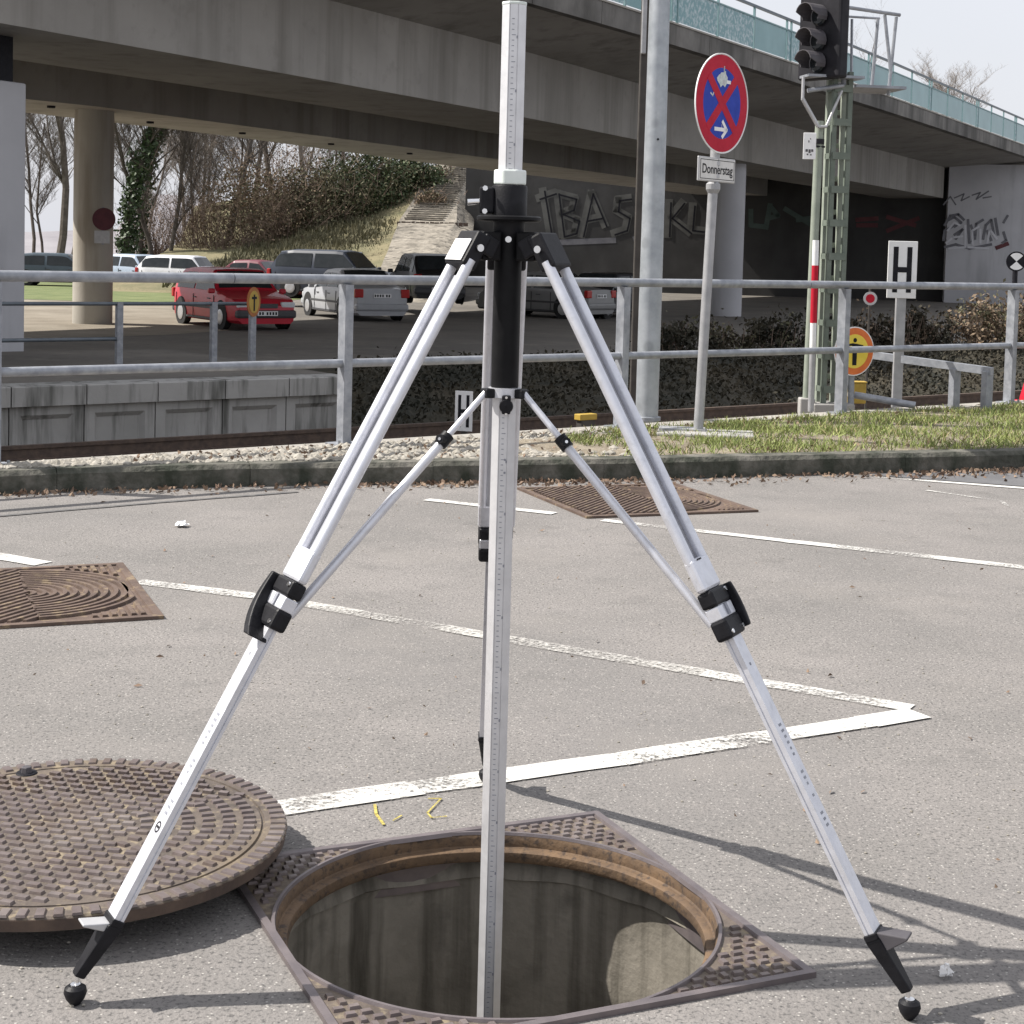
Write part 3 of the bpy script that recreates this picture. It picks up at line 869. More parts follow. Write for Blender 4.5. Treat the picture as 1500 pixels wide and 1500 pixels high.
    if which == 'right':
        MB().box(pt(aC - .055, -.012, .0118), (.020, .0007, .003), Mx).build('tube_mark', M['ink'], tri)
    # foot
    ft = MB().box(pt(aE - .002), (.047, .024, .012), Mx).build('leg_end_cap', M['black'], tri, bevel=.002)
    sp = MB()
    p0, p1 = pt(aE + .003), F + Vector((0, 0, .022)) - d * .008
    sp.add([p0 + tan_ * a_ * .0225 + out * b_ * .0135 for a_, b_ in ((-1, -1), (1, -1), (1, 1), (-1, 1))] + [p1 + tan_ * a_ * .0105 + out * b_ * .0095 for a_, b_ in ((-1, -1), (1, -1), (1, 1), (-1, 1))],
           [(3, 2, 1, 0), (4, 5, 6, 7)] + [(i, (i + 1) % 4, 4 + (i + 1) % 4, 4 + i) for i in range(4)])
    sp.build('foot_spike', M['black'], ft, bevel=.003)
    MB().tube(p1, F, .0035, n=10).build('foot_pin', M['chrome'], ft, smooth=True)
    MB().lathe([(.001, -.019), (.008, -.019), (.016, -.008), (.0195, .002), (.018, .010), (.012, .0145), (.001, .012)], F, 24).build('foot_ball', M['black'], ft, smooth=True)
    MB().lathe([(.0085, .010), (.0085, .0165), (.001, .0168)], F, 16).build('foot_socket', M['chrome'], ft, smooth=True)
    # tread: wedge pointing outwards
    tw = MB()
    o_ = pt(aE + .004, 0, .010)
    rr_ = rad_
    up = Vector((0, 0, 1))
    tw.prism([(-.004, .010), (.050, .012), (.050, .007), (.012, -.022), (-.004, -.026)] if which != 'left' else [(-.004, .002), (.046, .008), (.046, .004), (.012, -.010), (-.004, -.012)], o_ - tan_ * .017, rr_, up, .034 if rr_.cross(up).dot(tan_) > 0 else -.034)
    tw.build('foot_tread', M['hood'] if which != 'left' else M['sign_back'], ft, bevel=.002)
    # brace to the hub
    hubp = TA + rad_ * .040 + Vector((0, 0, 1.028))
    endp = pt(aC + .062, 0, -.026)
    bd = (endp - hubp)
    kn = hubp + bd * .225
    MB().box(TA + rad_ * .035 + Vector((0, 0, 1.026)), (.022, .026, .018), Matrix((rad_, tan_, Vector((0, 0, 1)))).transposed()).build('hub_lug', M['black'], tri, bevel=.003)
    MB().tube(hubp, kn, .0062, n=14).build('brace_rod', M['alu'], tri, smooth=True)
    MB().tube(kn, endp, .0088, n=14).build('brace_tube', M['alu'], tri, smooth=True)
    bn = bd.normalized()
    kb_ = MB().tube(kn - bn * .014, kn + bn * .012, .0125, n=16).build('brace_collar', M['black'], tri, smooth=True)
    sidek = bn.cross(Vector((0, -1, 0))).normalized()
    if sidek.z < 0: sidek = -sidek
    sidek = (sidek * .4 + Vector((-.1, -1, 0))).normalized()
    MB().tube(kn + sidek * .008, kn + sidek * .02, .010, .0085, 14).build('brace_knob', M['black'], kb_, smooth=True)
    MB().tube(kn + sidek * .0198, kn + sidek * .0212, .003, n=10).build('knob_pin', M['chrome'], kb_, smooth=True)

MB().lathe([(.0255, 1.036), (.031, 1.036), (.031, 1.018), (.0255, 1.018)], TA, 32, closed=True).build('hub_ring', M['alu'], tri, smooth=True)
hk = MB().lathe([(.001, .0), (.0125, .0), (.0135, .004), (.0125, .010), (.001, .011)], TA + Vector((.004, -.030, 1.003)), 20, ax=Matrix.Rotation(R(90), 3, 'X')).build('hub_knob', M['black'], tri, smooth=True)
MB().box(TA + Vector((.004, -.032, 1.006)), (.017, .010, .036)).build('hub_latch', M['black'], tri, bevel=.003)
for z_ in (1.02, .989): MB().tube(TA + Vector((.004, -.037, z_)), TA + Vector((.004, -.0385, z_)), .0025, n=8).build('hub_pin', M['chrome'], tri)

# ================================================================== PLATFORM AND BANK BEYOND THE TRACK
plat = thing('station_platform', sd(2, 13, -1.3), 'low grey concrete platform with coffered front panels across the track', 'platform')
PE = 6.62
m = MB()
m.prism([(10.78, -1.4), (16.5, -1.4), (16.5, -.52), (10.78, -.52)], sd(-14, 0), FNRM, (0, 0, 1), 14 + PE)
m.build('platform_body', M['platform'], plat)
m = MB()
m.prism([(11.1, -.515), (16.4, -.515), (16.4, -.50), (11.1, -.50)], sd(-14, 0), FNRM, (0, 0, 1), 14 + PE - .02)
m.build('platform_surface', M['road'], plat)
s = -3.79
while s < PE - .3:
    w = min(.945, PE - s - .01)
    m = MB()
    o = sd(s + .008, 10.62)
    m.prism([(0, -.745), (.5, -.745), (.5, -.50), (0.012, -.50), (0, -.512)], o, FNRM, (0, 0, 1), w - .016)
    m.build('coping_block', M['platform'], plat)
    # coffered panel: frame + sunk field
    m = MB()
    o = sd(s + .008, 10.70); W_ = w - .016
    z0, z1 = -1.38, -.752
    bx0, bx1, bz0, bz1 = .13, W_ - .13, -1.30, -.86
    Q = lambda x, dd, z: o + FDIR * x + FNRM * dd + Vector((0, 0, z))
    outer = [(0, z0), (W_, z0), (W_, z1), (0, z1)]
    inner = [(bx0, bz0), (bx1, bz0), (bx1, bz1), (bx0, bz1)]
    deep = [(bx0 + .05, bz0 + .03), (bx1 - .05, bz0 + .03), (bx1 - .05, bz1 - .06), (bx0 + .05, bz1 - .06)]
    vv = [Q(x, 0, z) for x, z in outer] + [Q(x, 0, z) for x, z in inner] + [Q(x, .06, z) for x, z in deep] + [Q(x, .078, z) for x, z in outer]
    ff = [(i, (i + 1) % 4, 4 + (i + 1) % 4, 4 + i) for i in range(4)] + [(4 + i, 4 + (i + 1) % 4, 8 + (i + 1) % 4, 8 + i) for i in range(4)] + [(8, 9, 10, 11)] + [(12 + i, 12 + (i + 1) % 4, (i + 1) % 4, i) for i in range(4)]
    m.add(vv, ff)
    m.build('coffered_panel', M['platform'], plat)
    s += .945

pr_ = thing('platform_railing', sd(5, 13.3, -.5), 'grey metal railing on the far platform behind the front railing', 'railing')
for s in (-.9, .6, 2.1, 4.41, 5.89, 6.78 - .25):
    MB().box(sd(s, 13.3, -.05), (.09, .09, .9), Matrix.Rotation(math.atan2(FDIR.y, FDIR.x), 3, 'Z')).build('post', M['galv'], pr_, bevel=.006)
for z, s0, s1 in ((.38, -6, 6.6), (-.12, -6, 4.41)):
    MB().tube(sd(s0, 13.3, z), sd(s1, 13.3, z), .028, n=10).build('rail', M['rail_dark'], pr_, smooth=True)

os_ = thing('warning_sign', sd(6.53, 13.2, -.5), 'narrow orange round warning sign on the platform railing in front of the red car', 'sign')
def disc_parts(parent, c, nrm, layers):
    """layers: (name, radius, material, thickness offset)"""
    nrm = nrm.normalized()
    ax = Matrix((Vector((0, 0, 1)).cross(nrm).normalized(), nrm.cross(Vector((0, 0, 1)).cross(nrm)).normalized(), nrm)).transposed()
    for nm, r_, m_, t0, t1 in layers:
        MB().lathe([(.0005, t0), (r_, t0), (r_, t1), (.0005, t1)], c, 40, ax=ax).build(nm, m_, parent)
    return ax
oc = Vector((-3.84, 23.6, .42))
ax = disc_parts(os_, oc, Vector((.93, -.28, 0)), [('disc', .22, M['orange_dull'], 0, .012), ('face', .165, M['yellow_dull'], .012, .016)])
m = MB(); m.box(oc + ax @ Vector((0, -.01, .019)), (.04, .24, .004), ax); m.box(oc + ax @ Vector((0, .06, .0185)), (.16, .035, .004), ax); m.build('pictogram', M['ink'], os_)
MB().tube(oc - ax @ Vector((0, 0, .02)) - Vector((0, 0, .9)), oc - ax @ Vector((0, 0, .02)) + Vector((0, 0, .1)), .03, n=10).build('post', M['galv'], os_)

# bank
bk = MB()
NS, ND = 70, 8
gv = []
for i in range(NS + 1):
    s = PE - .2 + i * .7
    for j in range(ND + 1):
        d = 10.6 + j * .62
        z = -1.36 + (.60 * min(1, j / 6.0) ** .8) + .05 * noise.noise(Vector((s, d, 1)))
        p = sd(s, d, z); gv.append(p)
bk.add(gv, [(i * (ND + 1) + j, (i + 1) * (ND + 1) + j, (i + 1) * (ND + 1) + j + 1, i * (ND + 1) + j + 1) for i in range(NS) for j in range(ND)])
tag(bk.build('track_bank', M['leaf_bank'], smooth=True), kind='structure')

def leafq(p, size, up=.0):
    a = Vector((random.gauss(0, 1), random.gauss(0, 1), random.gauss(0, 1))).normalized()
    b = a.orthogonal().normalized()
    b = Matrix.Rotation(random.uniform(0, 6.28), 3, a) @ b
    c = a.cross(b)
    h = size * random.uniform(.6, 1.3)
    return [p - b * h, p + c * h * .55, p + b * h, p - c * h * .55]
qs = []
rnd = random.Random(3)
for _ in range(22000):
    s = rnd.uniform(PE - .1, PE + 26); t = rnd.random()
    d = 10.7 + t * 4.3
    if s < PE + (d - 10.7) * .55: continue
    z = -1.34 + .60 * min(1, (d - 10.6) / 3.7) ** .8 + abs(rnd.gauss(0, .09)) + .1 * max(0, noise.noise(Vector((s * .8, d, 4))))
    qs.append(leafq(sd(s, d, z), .045))
tag(quads_mesh('bank_ivy', qs, M['leaf_bank']), 'dark ivy and dead leaves covering the bank beyond the track', 'ivy', kind='stuff')

def foliage(name, centres, n, size, m, parent, seed):
    """leaves in uneven clumps; centres: (point, rx, ry, rz)"""
    rn = random.Random(seed)
    st = random.getstate(); random.seed(seed)
    qs = []
    clumps = []
    for (c, rx, ry, rz) in centres:
        for _ in range(max(6, int(14 * rx * rz))):
            while True:
                v = Vector((rn.uniform(-1, 1), rn.uniform(-1, 1), rn.uniform(-1, 1)))
                if v.length < 1: break
            clumps.append((Vector((c[0] + v.x * rx, c[1] + v.y * ry, c[2] + v.z * rz)), rn.uniform(.16, .34) * min(rx, rz) * 1.1))
    for _ in range(n):
        c, r_ = rn.choice(clumps)
        qs.append(leafq(c + Vector((rn.gauss(0, r_), rn.gauss(0, r_), rn.gauss(0, r_))), size))
    random.setstate(st)
    return quads_mesh(name, qs, m, None, parent)

def twigs(name, base, n, h, spread, r0, m, parent, seed, droop=0):
    rn = random.Random(seed); mb = MB()
    for _ in range(n):
        p = Vector(base) + Vector((rn.uniform(-spread, spread) * .6, rn.uniform(-spread, spread) * .6, 0))
        dr = Vector((rn.gauss(0, .35), rn.gauss(0, .35), 1)).normalized()
        L_ = h * rn.uniform(.5, 1.05)
        q = p
        for k in range(3):
            q2 = q + (dr + Vector((rn.gauss(0, .15), rn.gauss(0, .15), 0))).normalized() * L_ / 3
            mb.tube(q, q2, r0 * (1 - k / 3.4), r0 * (1 - (k + 1) / 3.4), 4, cap=False)
            for _b in range(2):
                e = q2 + Vector((rn.gauss(0, .3), rn.gauss(0, .3), rn.uniform(.1, .5))).normalized() * L_ * rn.uniform(.15, .3)
                mb.tube(q2, e, r0 * .4, r0 * .15, 3, cap=False)
            q = q2
    return mb.build(name, m, parent)

hedges = [('low dark brown hedge under the bridge beside the round pillar', 16.5, 21.5, 15.2, .7, 'leaf_bank', 'leaf_olive', .14),
          ('brown leafy hedge between the signal mast and the H board', 21.6, 25.4, 15.0, .8, 'leaf_bank', 'leaf_brown', .14),
          ('sunlit orange brown beech hedge at the right edge behind the railing', 25.6, 30.5, 14.6, 1.15, 'leaf_brown', 'leaf_olive', .35)]
for hi, (lab, s0, s1, d, h, m1, m2, f2) in enumerate(hedges):
    mid = sd((s0 + s1) / 2, d, -.78)
    th = thing('hedge', mid, lab, 'hedge')
    cs = []
    s = s0
    while s < s1:
        cs.append((sd(s, d, -.78 + h * .55), .5, .5, h * .55)); s += .5
    foliage('foliage', [c for i_, c in enumerate(cs) if (i_ * 7) % 5 != 3], 3000, .06, M[m1], th, 20 + hi)
    foliage('dry_leaves', cs, int(5200 * f2), .05, M[m2], th, 40 + hi)
    tw = MB(); rn = random.Random(hi)
    for _ in range(130):
        p = sd(rn.uniform(s0, s1), d + rn.uniform(-.3, .3), -.8)
        tw.tube(p, p + Vector((rn.gauss(0, .15), rn.gauss(0, .15), h * rn.uniform(.6, 1.1))), .014, .005, 4, cap=False)
    tw.build('stems', M['twig'], th)

# ================================================================== FRONT RAILING
rail = thing('street_railing', sd(0, 0, .115), 'grey galvanized two rail railing running along the edge of the verge', 'railing')
FR = Matrix.Rotation(math.atan2(FDIR.y, FDIR.x), 3, 'Z')
posts = [-4.3, -2.10, 0.0, 2.18, 4.41, 6.53, 8.7, 10.9]
for s in posts:
    p = MB()
    sec_ = [(-.028, -.038), (.028, -.038), (.028, .038), (-.028, .038)]
    p.prism(sec_, sd(s, 0, .12), FDIR, FNRM, .945)
    po = p.build('post', M['galv'], rail)
    MB().box(sd(s, .0, .121), (.17, .14, .012), FR).build('base_plate', M['galv'], po)
    for a, b in ((-.062, -.052), (.062, -.052)):
        MB().tube(sd(s + a, b, .127), sd(s + a, b, .15), .009, n=6).build('anchor_bolt', M['galv'], po)
pcs = [(-4.6, -.75), (-.745, 1.55), (1.555, 4.0), (4.005, 6.9), (6.905, 11.2)]
for s0, s1 in pcs:
    MB().tube(sd(s0, 0, 1.095), sd(s1, 0, 1.095), .029, n=20).build('top_rail', M['galv'], rail, smooth=True)
for s0, s1 in zip(posts[:-1], posts[1:]):
    MB().tube(sd(s0 + .029, 0, .60), sd(s1 - .029, 0, .60), .0255, n=16).build('middle_rail', M['galv'], rail, smooth=True)

# verge: pale stones left, grass right, dead leaves along the kerb
rn = random.Random(11)
sm = MB()
ico = [(0, 0, 1), (.9, 0, .35), (.28, .85, .35), (-.72, .53, .35), (-.72, -.53, .35), (.28, -.85, .35), (.72, .53, -.35), (-.28, .85, -.35), (-.9, 0, -.35), (-.28, -.85, -.35), (.72, -.53, -.35), (0, 0, -1)]
icf = [(0, 1, 2), (0, 2, 3), (0, 3, 4), (0, 4, 5), (0, 5, 1), (1, 6, 2), (2, 7, 3), (3, 8, 4), (4, 9, 5), (5, 10, 1), (2, 6, 7), (3, 7, 8), (4, 8, 9), (5, 9, 10), (1, 10, 6), (11, 7, 6), (11, 8, 7), (11, 9, 8), (11, 10, 9), (11, 6, 10)]
def kerb_y(x):
    for a, b in zip(ks[:-1], ks[1:]):
        if a.x <= x <= b.x: return a.y + (b.y - a.y) * (x - a.x) / (b.x - a.x)
    return 9
def verge_pt(x, f):
    """point on the verge at x, f = 0 kerb .. 1 track edge"""
    y0 = kerb_y(x) + .12
    y1 = F0.y + (x - F0.x) * FDIR.y / FDIR.x - .07
    return Vector((x, y0 + (y1 - y0) * f, .112)), y1 - y0
cnt = 0
while cnt < 4600:
    x = rn.uniform(-3.4, 1.0); f = rn.uniform(0, 1)
    p, wd = verge_pt(x, f)
    if wd < .02: continue
    if x > -.2 and rn.random() < (x + .2) / 1.3: continue
    r_ = min(.034, max(.010, rn.lognormvariate(-3.95, .4)))
    sx, sy, sz = r_ * rn.uniform(.7, 1.4), r_ * rn.uniform(.7, 1.3), r_ * rn.uniform(.4, .8)
    rz = rn.uniform(0, 6.28); c_, s_ = math.cos(rz), math.sin(rz)
    sm.add([(p.x + v[0] * sx * c_ - v[1] * sy * s_, p.y + v[0] * sx * s_ + v[1] * sy * c_, p.z + v[2] * sz + sz * .4) for v in ico], icf)
    cnt += 1
tag(sm.build('pale_stones', M['stones_pale']), 'pale loose stones on the verge along the left of the kerb', 'stones', kind='stuff')
qs, qd = [], []
for _ in range(42000):
    x = rn.uniform(.35, 5.6); f = rn.random()
    p, wd = verge_pt(x, f)
    dens = .28 + 1.0 * noise.noise(Vector((p.x * 2.3, p.y * 2.3, 0))) + .4 * noise.noise(Vector((p.x * 7, p.y * 7, 3))) + min(.35, (x - .35) * .3) - .5 * abs(f - .4)
    if rn.random() > dens: continue
    p.z = .108 + .028 * math.sin(math.pi * f)
    h = rn.uniform(.02, .06); a = rn.uniform(0, 6.28); w = rn.uniform(.0022, .005)
    b = Vector((math.cos(a), math.sin(a), 0)); ln = Vector((rn.gauss(0, .022), rn.gauss(0, .022), 0))
    (qs if rn.random() < .88 else qd).append([p - b * w, p + b * w, p + ln * .5 + Vector((0, 0, h * .6)) + b * w * .7, p + ln + Vector((0, 0, h))])
tag(quads_mesh('verge_grass', qs, M['grass']), 'short green grass on the verge beneath the sign post', 'grass', kind='stuff')
tag(quads_mesh('dry_verge_grass', qd, M['straw']), 'dry straw coloured grass blades mixed into the verge grass', 'grass', kind='stuff')
qs = []
for _ in range(2600):
    x = rn.uniform(-2.8, 4.2)
    dens = .25 + .75 * (0.5 + .5 * math.sin(x * 2.2 + 1.0)) * (1 if x > -1.2 else .5)
    if rn.random() > dens: continue
    off = abs(rn.gauss(0, .10)) + .01
    if x > .2: off *= 1.6
    p = Vector((x, kerb_y(x) - off, .006 + rn.random() * .012))
    qs.append([v for v in leafq(p, .017)])
for _ in range(130):
    yy_ = 2.6 + 5.5 * rn.random(); p = Vector((rn.uniform(-.34, .34) * yy_, yy_, .004))
    if (p - HC).length < .75 or (p - LC).length < .5: continue
    qs.append(leafq(p, rn.uniform(.006, .014)))
for _ in range(700):
    p, wd = verge_pt(rn.uniform(-2, 4), rn.random()); p.z = .135
    qs.append(leafq(p, .016))
qs = [[Vector((v.x, v.y, max(v.z, .003))) for v in q] for q in qs]
tag(quads_mesh('dead_leaves', qs, M['leaf_litter']), 'brown dead leaves gathered along the foot of the kerb', 'leaves', kind='stuff')
# grit and pebbles on the asphalt
gm = MB()
for _ in range(900):
    yy = 2.4 + rn.random() ** 1.3 * 6; xx = rn.uniform(-.36, .36) * yy * 1.0
    if (Vector((xx, yy, 0)) - HC).length < .7: continue
    r_ = rn.uniform(.0015, .0045)
    gm.add([(xx + v[0] * r_, yy + v[1] * r_ * .8, r_ * .4 + v[2] * r_ * .6) for v in ico], icf)
tag(gm.build('loose_grit', M['stones_pale']), 'tiny pale grit scattered over the grey asphalt', 'grit', kind='stuff')
def scrap(u, v, w, h, label, cat='litter', m='white'):
    x, y = Z(u, v)
    mb = MB(); r2 = random.Random(u)
    K = 5
    vs_ = [(x + w * (i / K - .5) + r2.uniform(-.008, .008), y + h * (j / K - .5) + r2.uniform(-.008, .008), .006 + r2.random() * .022 * (1 if 0 < i < K and 0 < j < K else .3)) for i in range(K + 1) for j in range(K + 1)]
    mb.add(vs_, [(i * (K + 1) + j, (i + 1) * (K + 1) + j, (i + 1) * (K + 1) + j + 1, i * (K + 1) + j + 1) for i in range(K) for j in range(K)])
    o = mb.build('paper_scrap', M[m]); o.modifiers.new('solid', 'SOLIDIFY').thickness = .002
    return tag(o, label, cat)
scrap(775, 700, .11, .10, 'crumpled white paper scrap at the kerb behind the tripod')
scrap(266, 772, .05, .05, 'small white scrap on the asphalt between two manhole covers and kerb')
scrap(1385, 1433, .016, .012, 'tiny white scrap beside the black right foot of the tripod')

# ================================================================== STREET FURNITURE
# --- no stopping sign
sg = thing('traffic_sign', (1.217, 10.28, .1), 'round red and blue no stopping sign on a grey post with a Donnerstag plate', 'sign')
TOP = Vector((1.285, 10.30, 2.50)); BOT = Vector((1.217, 10.28, .12))
MB().tube(BOT, TOP, .0315, n=20).build('post', M['zinc_pole'], sg, smooth=True)
SN = Vector((math.sin(R(51)), -math.cos(R(51)), 0))
SX = Vector((math.cos(R(51)), math.sin(R(51)), 0)); SU = Vector((0, 0, 1))
sc = Vector((1.262, 10.30, 2.262)) + SN * .045
ax = Matrix((SX, SU, SN)).transposed()
board = MB().lathe([(.0005, -.004), (.315, -.004), (.318, -.002), (.318, .006), (.312, .006), (.311, .002), (.0005, .002)], sc, 64, ax=ax).build('board', M['white'], sg, smooth=True)
MB().lathe([(.225, .0022), (.308, .0022), (.308, .0034), (.225, .0034)], sc, 64, closed=True, ax=ax).build('red_ring', M['red'], board)
MB().lathe([(.0005, .0022), (.2245, .0022), (.2245, .003), (.0005, .003)], sc, 64, ax=ax).build('blue_field', M['blue'], board)
for k, a in enumerate((45, -45)):
    m = MB(); e = Vector((math.cos(R(a)), math.sin(R(a)), 0)); f = Vector((-e.y, e.x, 0))
    m.prism([(e * s1 * .232 + f * s2 * .030)[:2] for s1, s2 in ((-1, -1), (1, -1), (1, 1), (-1, 1))], sc + SN * (.0033 + .0006 * k), SX, SU, .001)
    m.build('cross_bar', M['red'], board)
m = MB(); m.stroke([(-.075, -.165), (.055, -.165)], .024, sc + SN * .0034, SX, SU, .0008); m.stroke([(.012, -.115), (.062, -.165), (.012, -.212)], .024, sc + SN * .0046, SX, SU, .0008)
m.build('white_arrow', M['white'], board)
r2 = random.Random(4)
m = MB(); m.prism([(.0 + (.062 + r2.uniform(-.02, .014)) * math.cos(2 * math.pi * i / 16) * 1.05, .155 + (.052 + r2.uniform(-.018, .012)) * math.sin(2 * math.pi * i / 16)) for i in range(16)], sc + SN * .0038, SX, SU, .0012)
m.build('torn_sticker', M['sticker'], board)
m = MB(); m.stroke([(.05, .14), (.085, .14)], .022, sc + SN * .0052, SX, SU, .0008); m.build('sticker_shred', M['white'], board)
m = MB(); m.stroke([(-.14, .055), (-.115, .04), (-.105, .06)], .010, sc + SN * .0034, SX, SU, .0006); m.build('scratch', M['sticker'], board)
# plate with the weekday
pcn = Vector((1.242, 10.30, 1.839)) + SN * .045
plate = MB().box(pcn, (.44, .155, .012), ax).build('plate', M['sign_back'], sg, bevel=.004)
MB().box(pcn + SN * .007, (.425, .14, .003), ax).build('plate_face', M['plate_grey'], plate)
m = MB()
for s_ in (-1, 1):
    m.box(pcn + SN * .009 + SU * s_ * .060, (.405, .004, .0012), ax); m.box(pcn + SN * .0092 + SX * s_ * .2015, (.004, .12, .0012), ax)
m.build('plate_border', M['ink'], plate)
def text_mesh(txt, size, o, ux_, uy_, name, m_, parent, depth=.001, sx=1.0):
    cu = bpy.data.curves.new('t', 'FONT'); cu.body = txt; cu.size = size; cu.align_x = 'CENTER'; cu.align_y = 'CENTER'; cu.resolution_u = 4; cu.offset = size * .012
    ob = bpy.data.objects.new('t', cu); col.objects.link(ob)
    bpy.context.view_layer.update()
    me_ = bpy.data.meshes.new_from_object(ob.evaluated_get(bpy.context.evaluated_depsgraph_get()))
    mb = MB(); nn = ux_.cross(uy_)
    mb.add([o + ux_ * v.co.x * sx + uy_ * v.co.y + nn * depth for v in me_.vertices], [tuple(p.vertices) for p in me_.polygons])
    bpy.data.objects.remove(ob); bpy.data.curves.remove(cu); bpy.data.meshes.remove(me_)
    return mb.build(name, m_, parent)
text_mesh('Donnerstag', .084, pcn + SN * .0088, SX, SU, 'lettering', M['ink'], plate, .0012, .92)
for z in (1.80, 1.88, 2.12, 2.40):
    pp = BOT.lerp(TOP, (z - .12) / 2.38)
    MB().lathe([(.0325, -.012), (.037, -.012), (.037, .012), (.0325, .012)], Vector((pp.x, pp.y, z)), 20, closed=True).build('clamp', M['sign_back'], sg)
MB().lathe([(.033, 1.69), (.046, 1.715), (.046, 1.75), (.033, 1.76)], Vector((1.263, 10.293, 0)), 16).build('clamp_sleeve', M['zinc_pole'], sg)
MB().box((1.26, 10.24, .135), (.62, .34, .05), Matrix.Rotation(R(-8), 3, 'Z')).build('foot_slab', M['concrete'], sg, bevel=.012)
MB().box((1.12, 10.33, .165), (.30, .16, .012), Matrix.Rotation(R(-8), 3, 'Z')).build('foot_plate', M['zinc_pole'], sg, bevel=.002)

# --- lamp post and dark pole
lp = thing('lamp_post', (.988, 11.42, .1), 'thick mottled galvanized lamp post rising behind the railing', 'lamp post')
m = MB().lathe([(.0815, .05), (.0815, 1.0), (.066, 4.8), (.05, 6.2), (.001, 6.2)], Vector((.980, 11.42, 0)), 28); m.build('pole', M['galv_post'], lp, smooth=True)
MB().lathe([(.083, .10), (.10, .10), (.10, .125), (.083, .13)], Vector((.980, 11.42, 0)), 24).build('base_collar', M['galv'], lp)
MB().tube((.99, 11.345, 2.1), (.992, 11.335, 2.1), .008, n=8).build('bolt', M['ink'], lp)
dp = thing('dark_pole', (1.32, 17.0, -1.3), 'dark brown steel pole just left of the lamp post, beyond the railing', 'pole')
MB().box((1.33, 17.0, 2.1), (.12, .12, 6.8)).build('shaft', M['dark_pole'], dp, bevel=.01)
MB().box((1.295, 16.9, 3.95), (.05, .06, 1.15)).build('cable_guard', M['zinc_pole'], dp, bevel=.01)
MB().box((1.33, 17.0, -1.2), (.4, .4, .25)).build('foot', M['concrete'], dp)

# --- signal mast: two channels with battens, pale side pole, signal head, cage
ms = thing('signal_mast', (2.57, 12.62, .05), 'green lattice railway signal mast with black signal head and maintenance cage', 'signal mast')
MXR = Matrix.Rotation(R(10), 3, 'Z')
mu, mv = MXR @ Vector((1, 0, 0)), MXR @ Vector((0, 1, 0))
mc = Vector((2.525, 12.62, 0))
for s_ in (-1, 1):
    for nm, dy, mm in (('channel', -.05, 'mast_green'), ('rear_channel', .07, 'mast_light')):
        m = MB(); m.prism([(-.018, 0), (.018, 0), (.018, .045), (.012, .045), (.012, .008), (-.012, .008), (-.012, .045), (-.018, .045)], mc + mu * s_ * .062 + mv * dy + Vector((0, 0, .05)), mu, mv, 2.7)
        m.build(nm, M[mm], ms)
for k in range(10):
    z = .26 + k * .262
    MB().box(mc + mv * -.056 + Vector((0, 0, z)), (.145, .010, .055), MXR).build('batten', M['mast_green'], ms)
    MB().box(mc + mv * .122 + Vector((0, 0, z + .09)), (.14, .010, .04), MXR).build('rear_batten', M['mast_light'], ms)
    for s_ in (-1, 1): MB().box(mc + mu * s_ * .076 + mv * .03 + Vector((0, 0, z)), (.008, .12, .045), MXR).build('side_batten', M['mast_green'], ms)
MB().tube((2.335, 12.56, .06), (2.355, 12.56, 2.36), .034, n=16).build('side_pole', M['mast_light'], ms, smooth=True)
MB().lathe([(.038, 2.18), (.045, 2.18), (.045, 2.22), (.038, 2.22)], Vector((2.353, 12.56, 0)), 16).build('pole_clip', M['signal_black'], ms)
MB().box((2.335, 12.56, .12), (.12, .12, .14)).build('pole_foot', M['concrete'], ms, bevel=.01)
MB().box((2.52, 12.64, .09), (.34, .30, .12), MXR).build('mast_foot', M['concrete'], ms, bevel=.01)
# signal head: turned to the left
hc = Vector((2.26, 12.50, 3.02))
HR = Matrix.Rotation(R(-52), 3, 'Z')
hd = MB().box(hc + Vector((.10, .05, .12)), (.42, .11, .92), HR).build('signal_head', M['signal_black'], ms, bevel=.02)
fn = HR @ Vector((0, -1, 0)); fx = HR @ Vector((1, 0, 0))
for z in (3.16, 2.97, 2.80):
    c0 = Vector((hc.x + .06, hc.y - .0, z))
    vs_, fs_ = [], []
    K = 12
    for i in range(K + 1):
        t = R(-25 + 230 * i / K)
        e = fx * math.cos(t) * .088 + Vector((0, 0, math.sin(t) * .088))
        ln = .17 if math.sin(t) > .2 else .10
        for r_, l_ in ((1, 0), (1, ln), (.93, ln), (.93, 0)): vs_.append(c0 + e * r_ + fn * (l_ + .02))
    for i in range(K):
        for q in range(4): fs_.append((i * 4 + q, i * 4 + (q + 1) % 4, i * 4 + 4 + (q + 1) % 4, i * 4 + 4 + q))
    MB().add(vs_, fs_).build('hood', M['hood'], hd)
    MB().lathe([(.001, .04), (.06, .035), (.075, .02)], c0, 20, ax=Matrix((fx, Vector((0, 0, 1)), fn)).transposed()).build('lens', M['carglass'], hd)
for a, b, r_ in (((2.20, 12.47, 2.69), (2.20, 12.47, 2.52), .013), ((2.20, 12.47, 2.52), (2.335, 12.50, 2.31), .016), ((2.335, 12.50, 2.31), (2.40, 12.52, 2.315), .013), ((2.40, 12.52, 2.315), (2.52, 12.56, 2.60), .011)):
    MB().tube(a, b, r_, n=10).build('bracket_bar', M['sign_back'], ms, smooth=True)
MB().tube((2.24, 12.48, 2.585), (2.53, 12.56, 2.64), .018, n=10).build('bracket_tube', M['galv'], ms, smooth=True)
MB().box((2.44, 12.56, 2.70), (.46, .2, .02), MXR).build('head_shelf', M['galv'], ms)
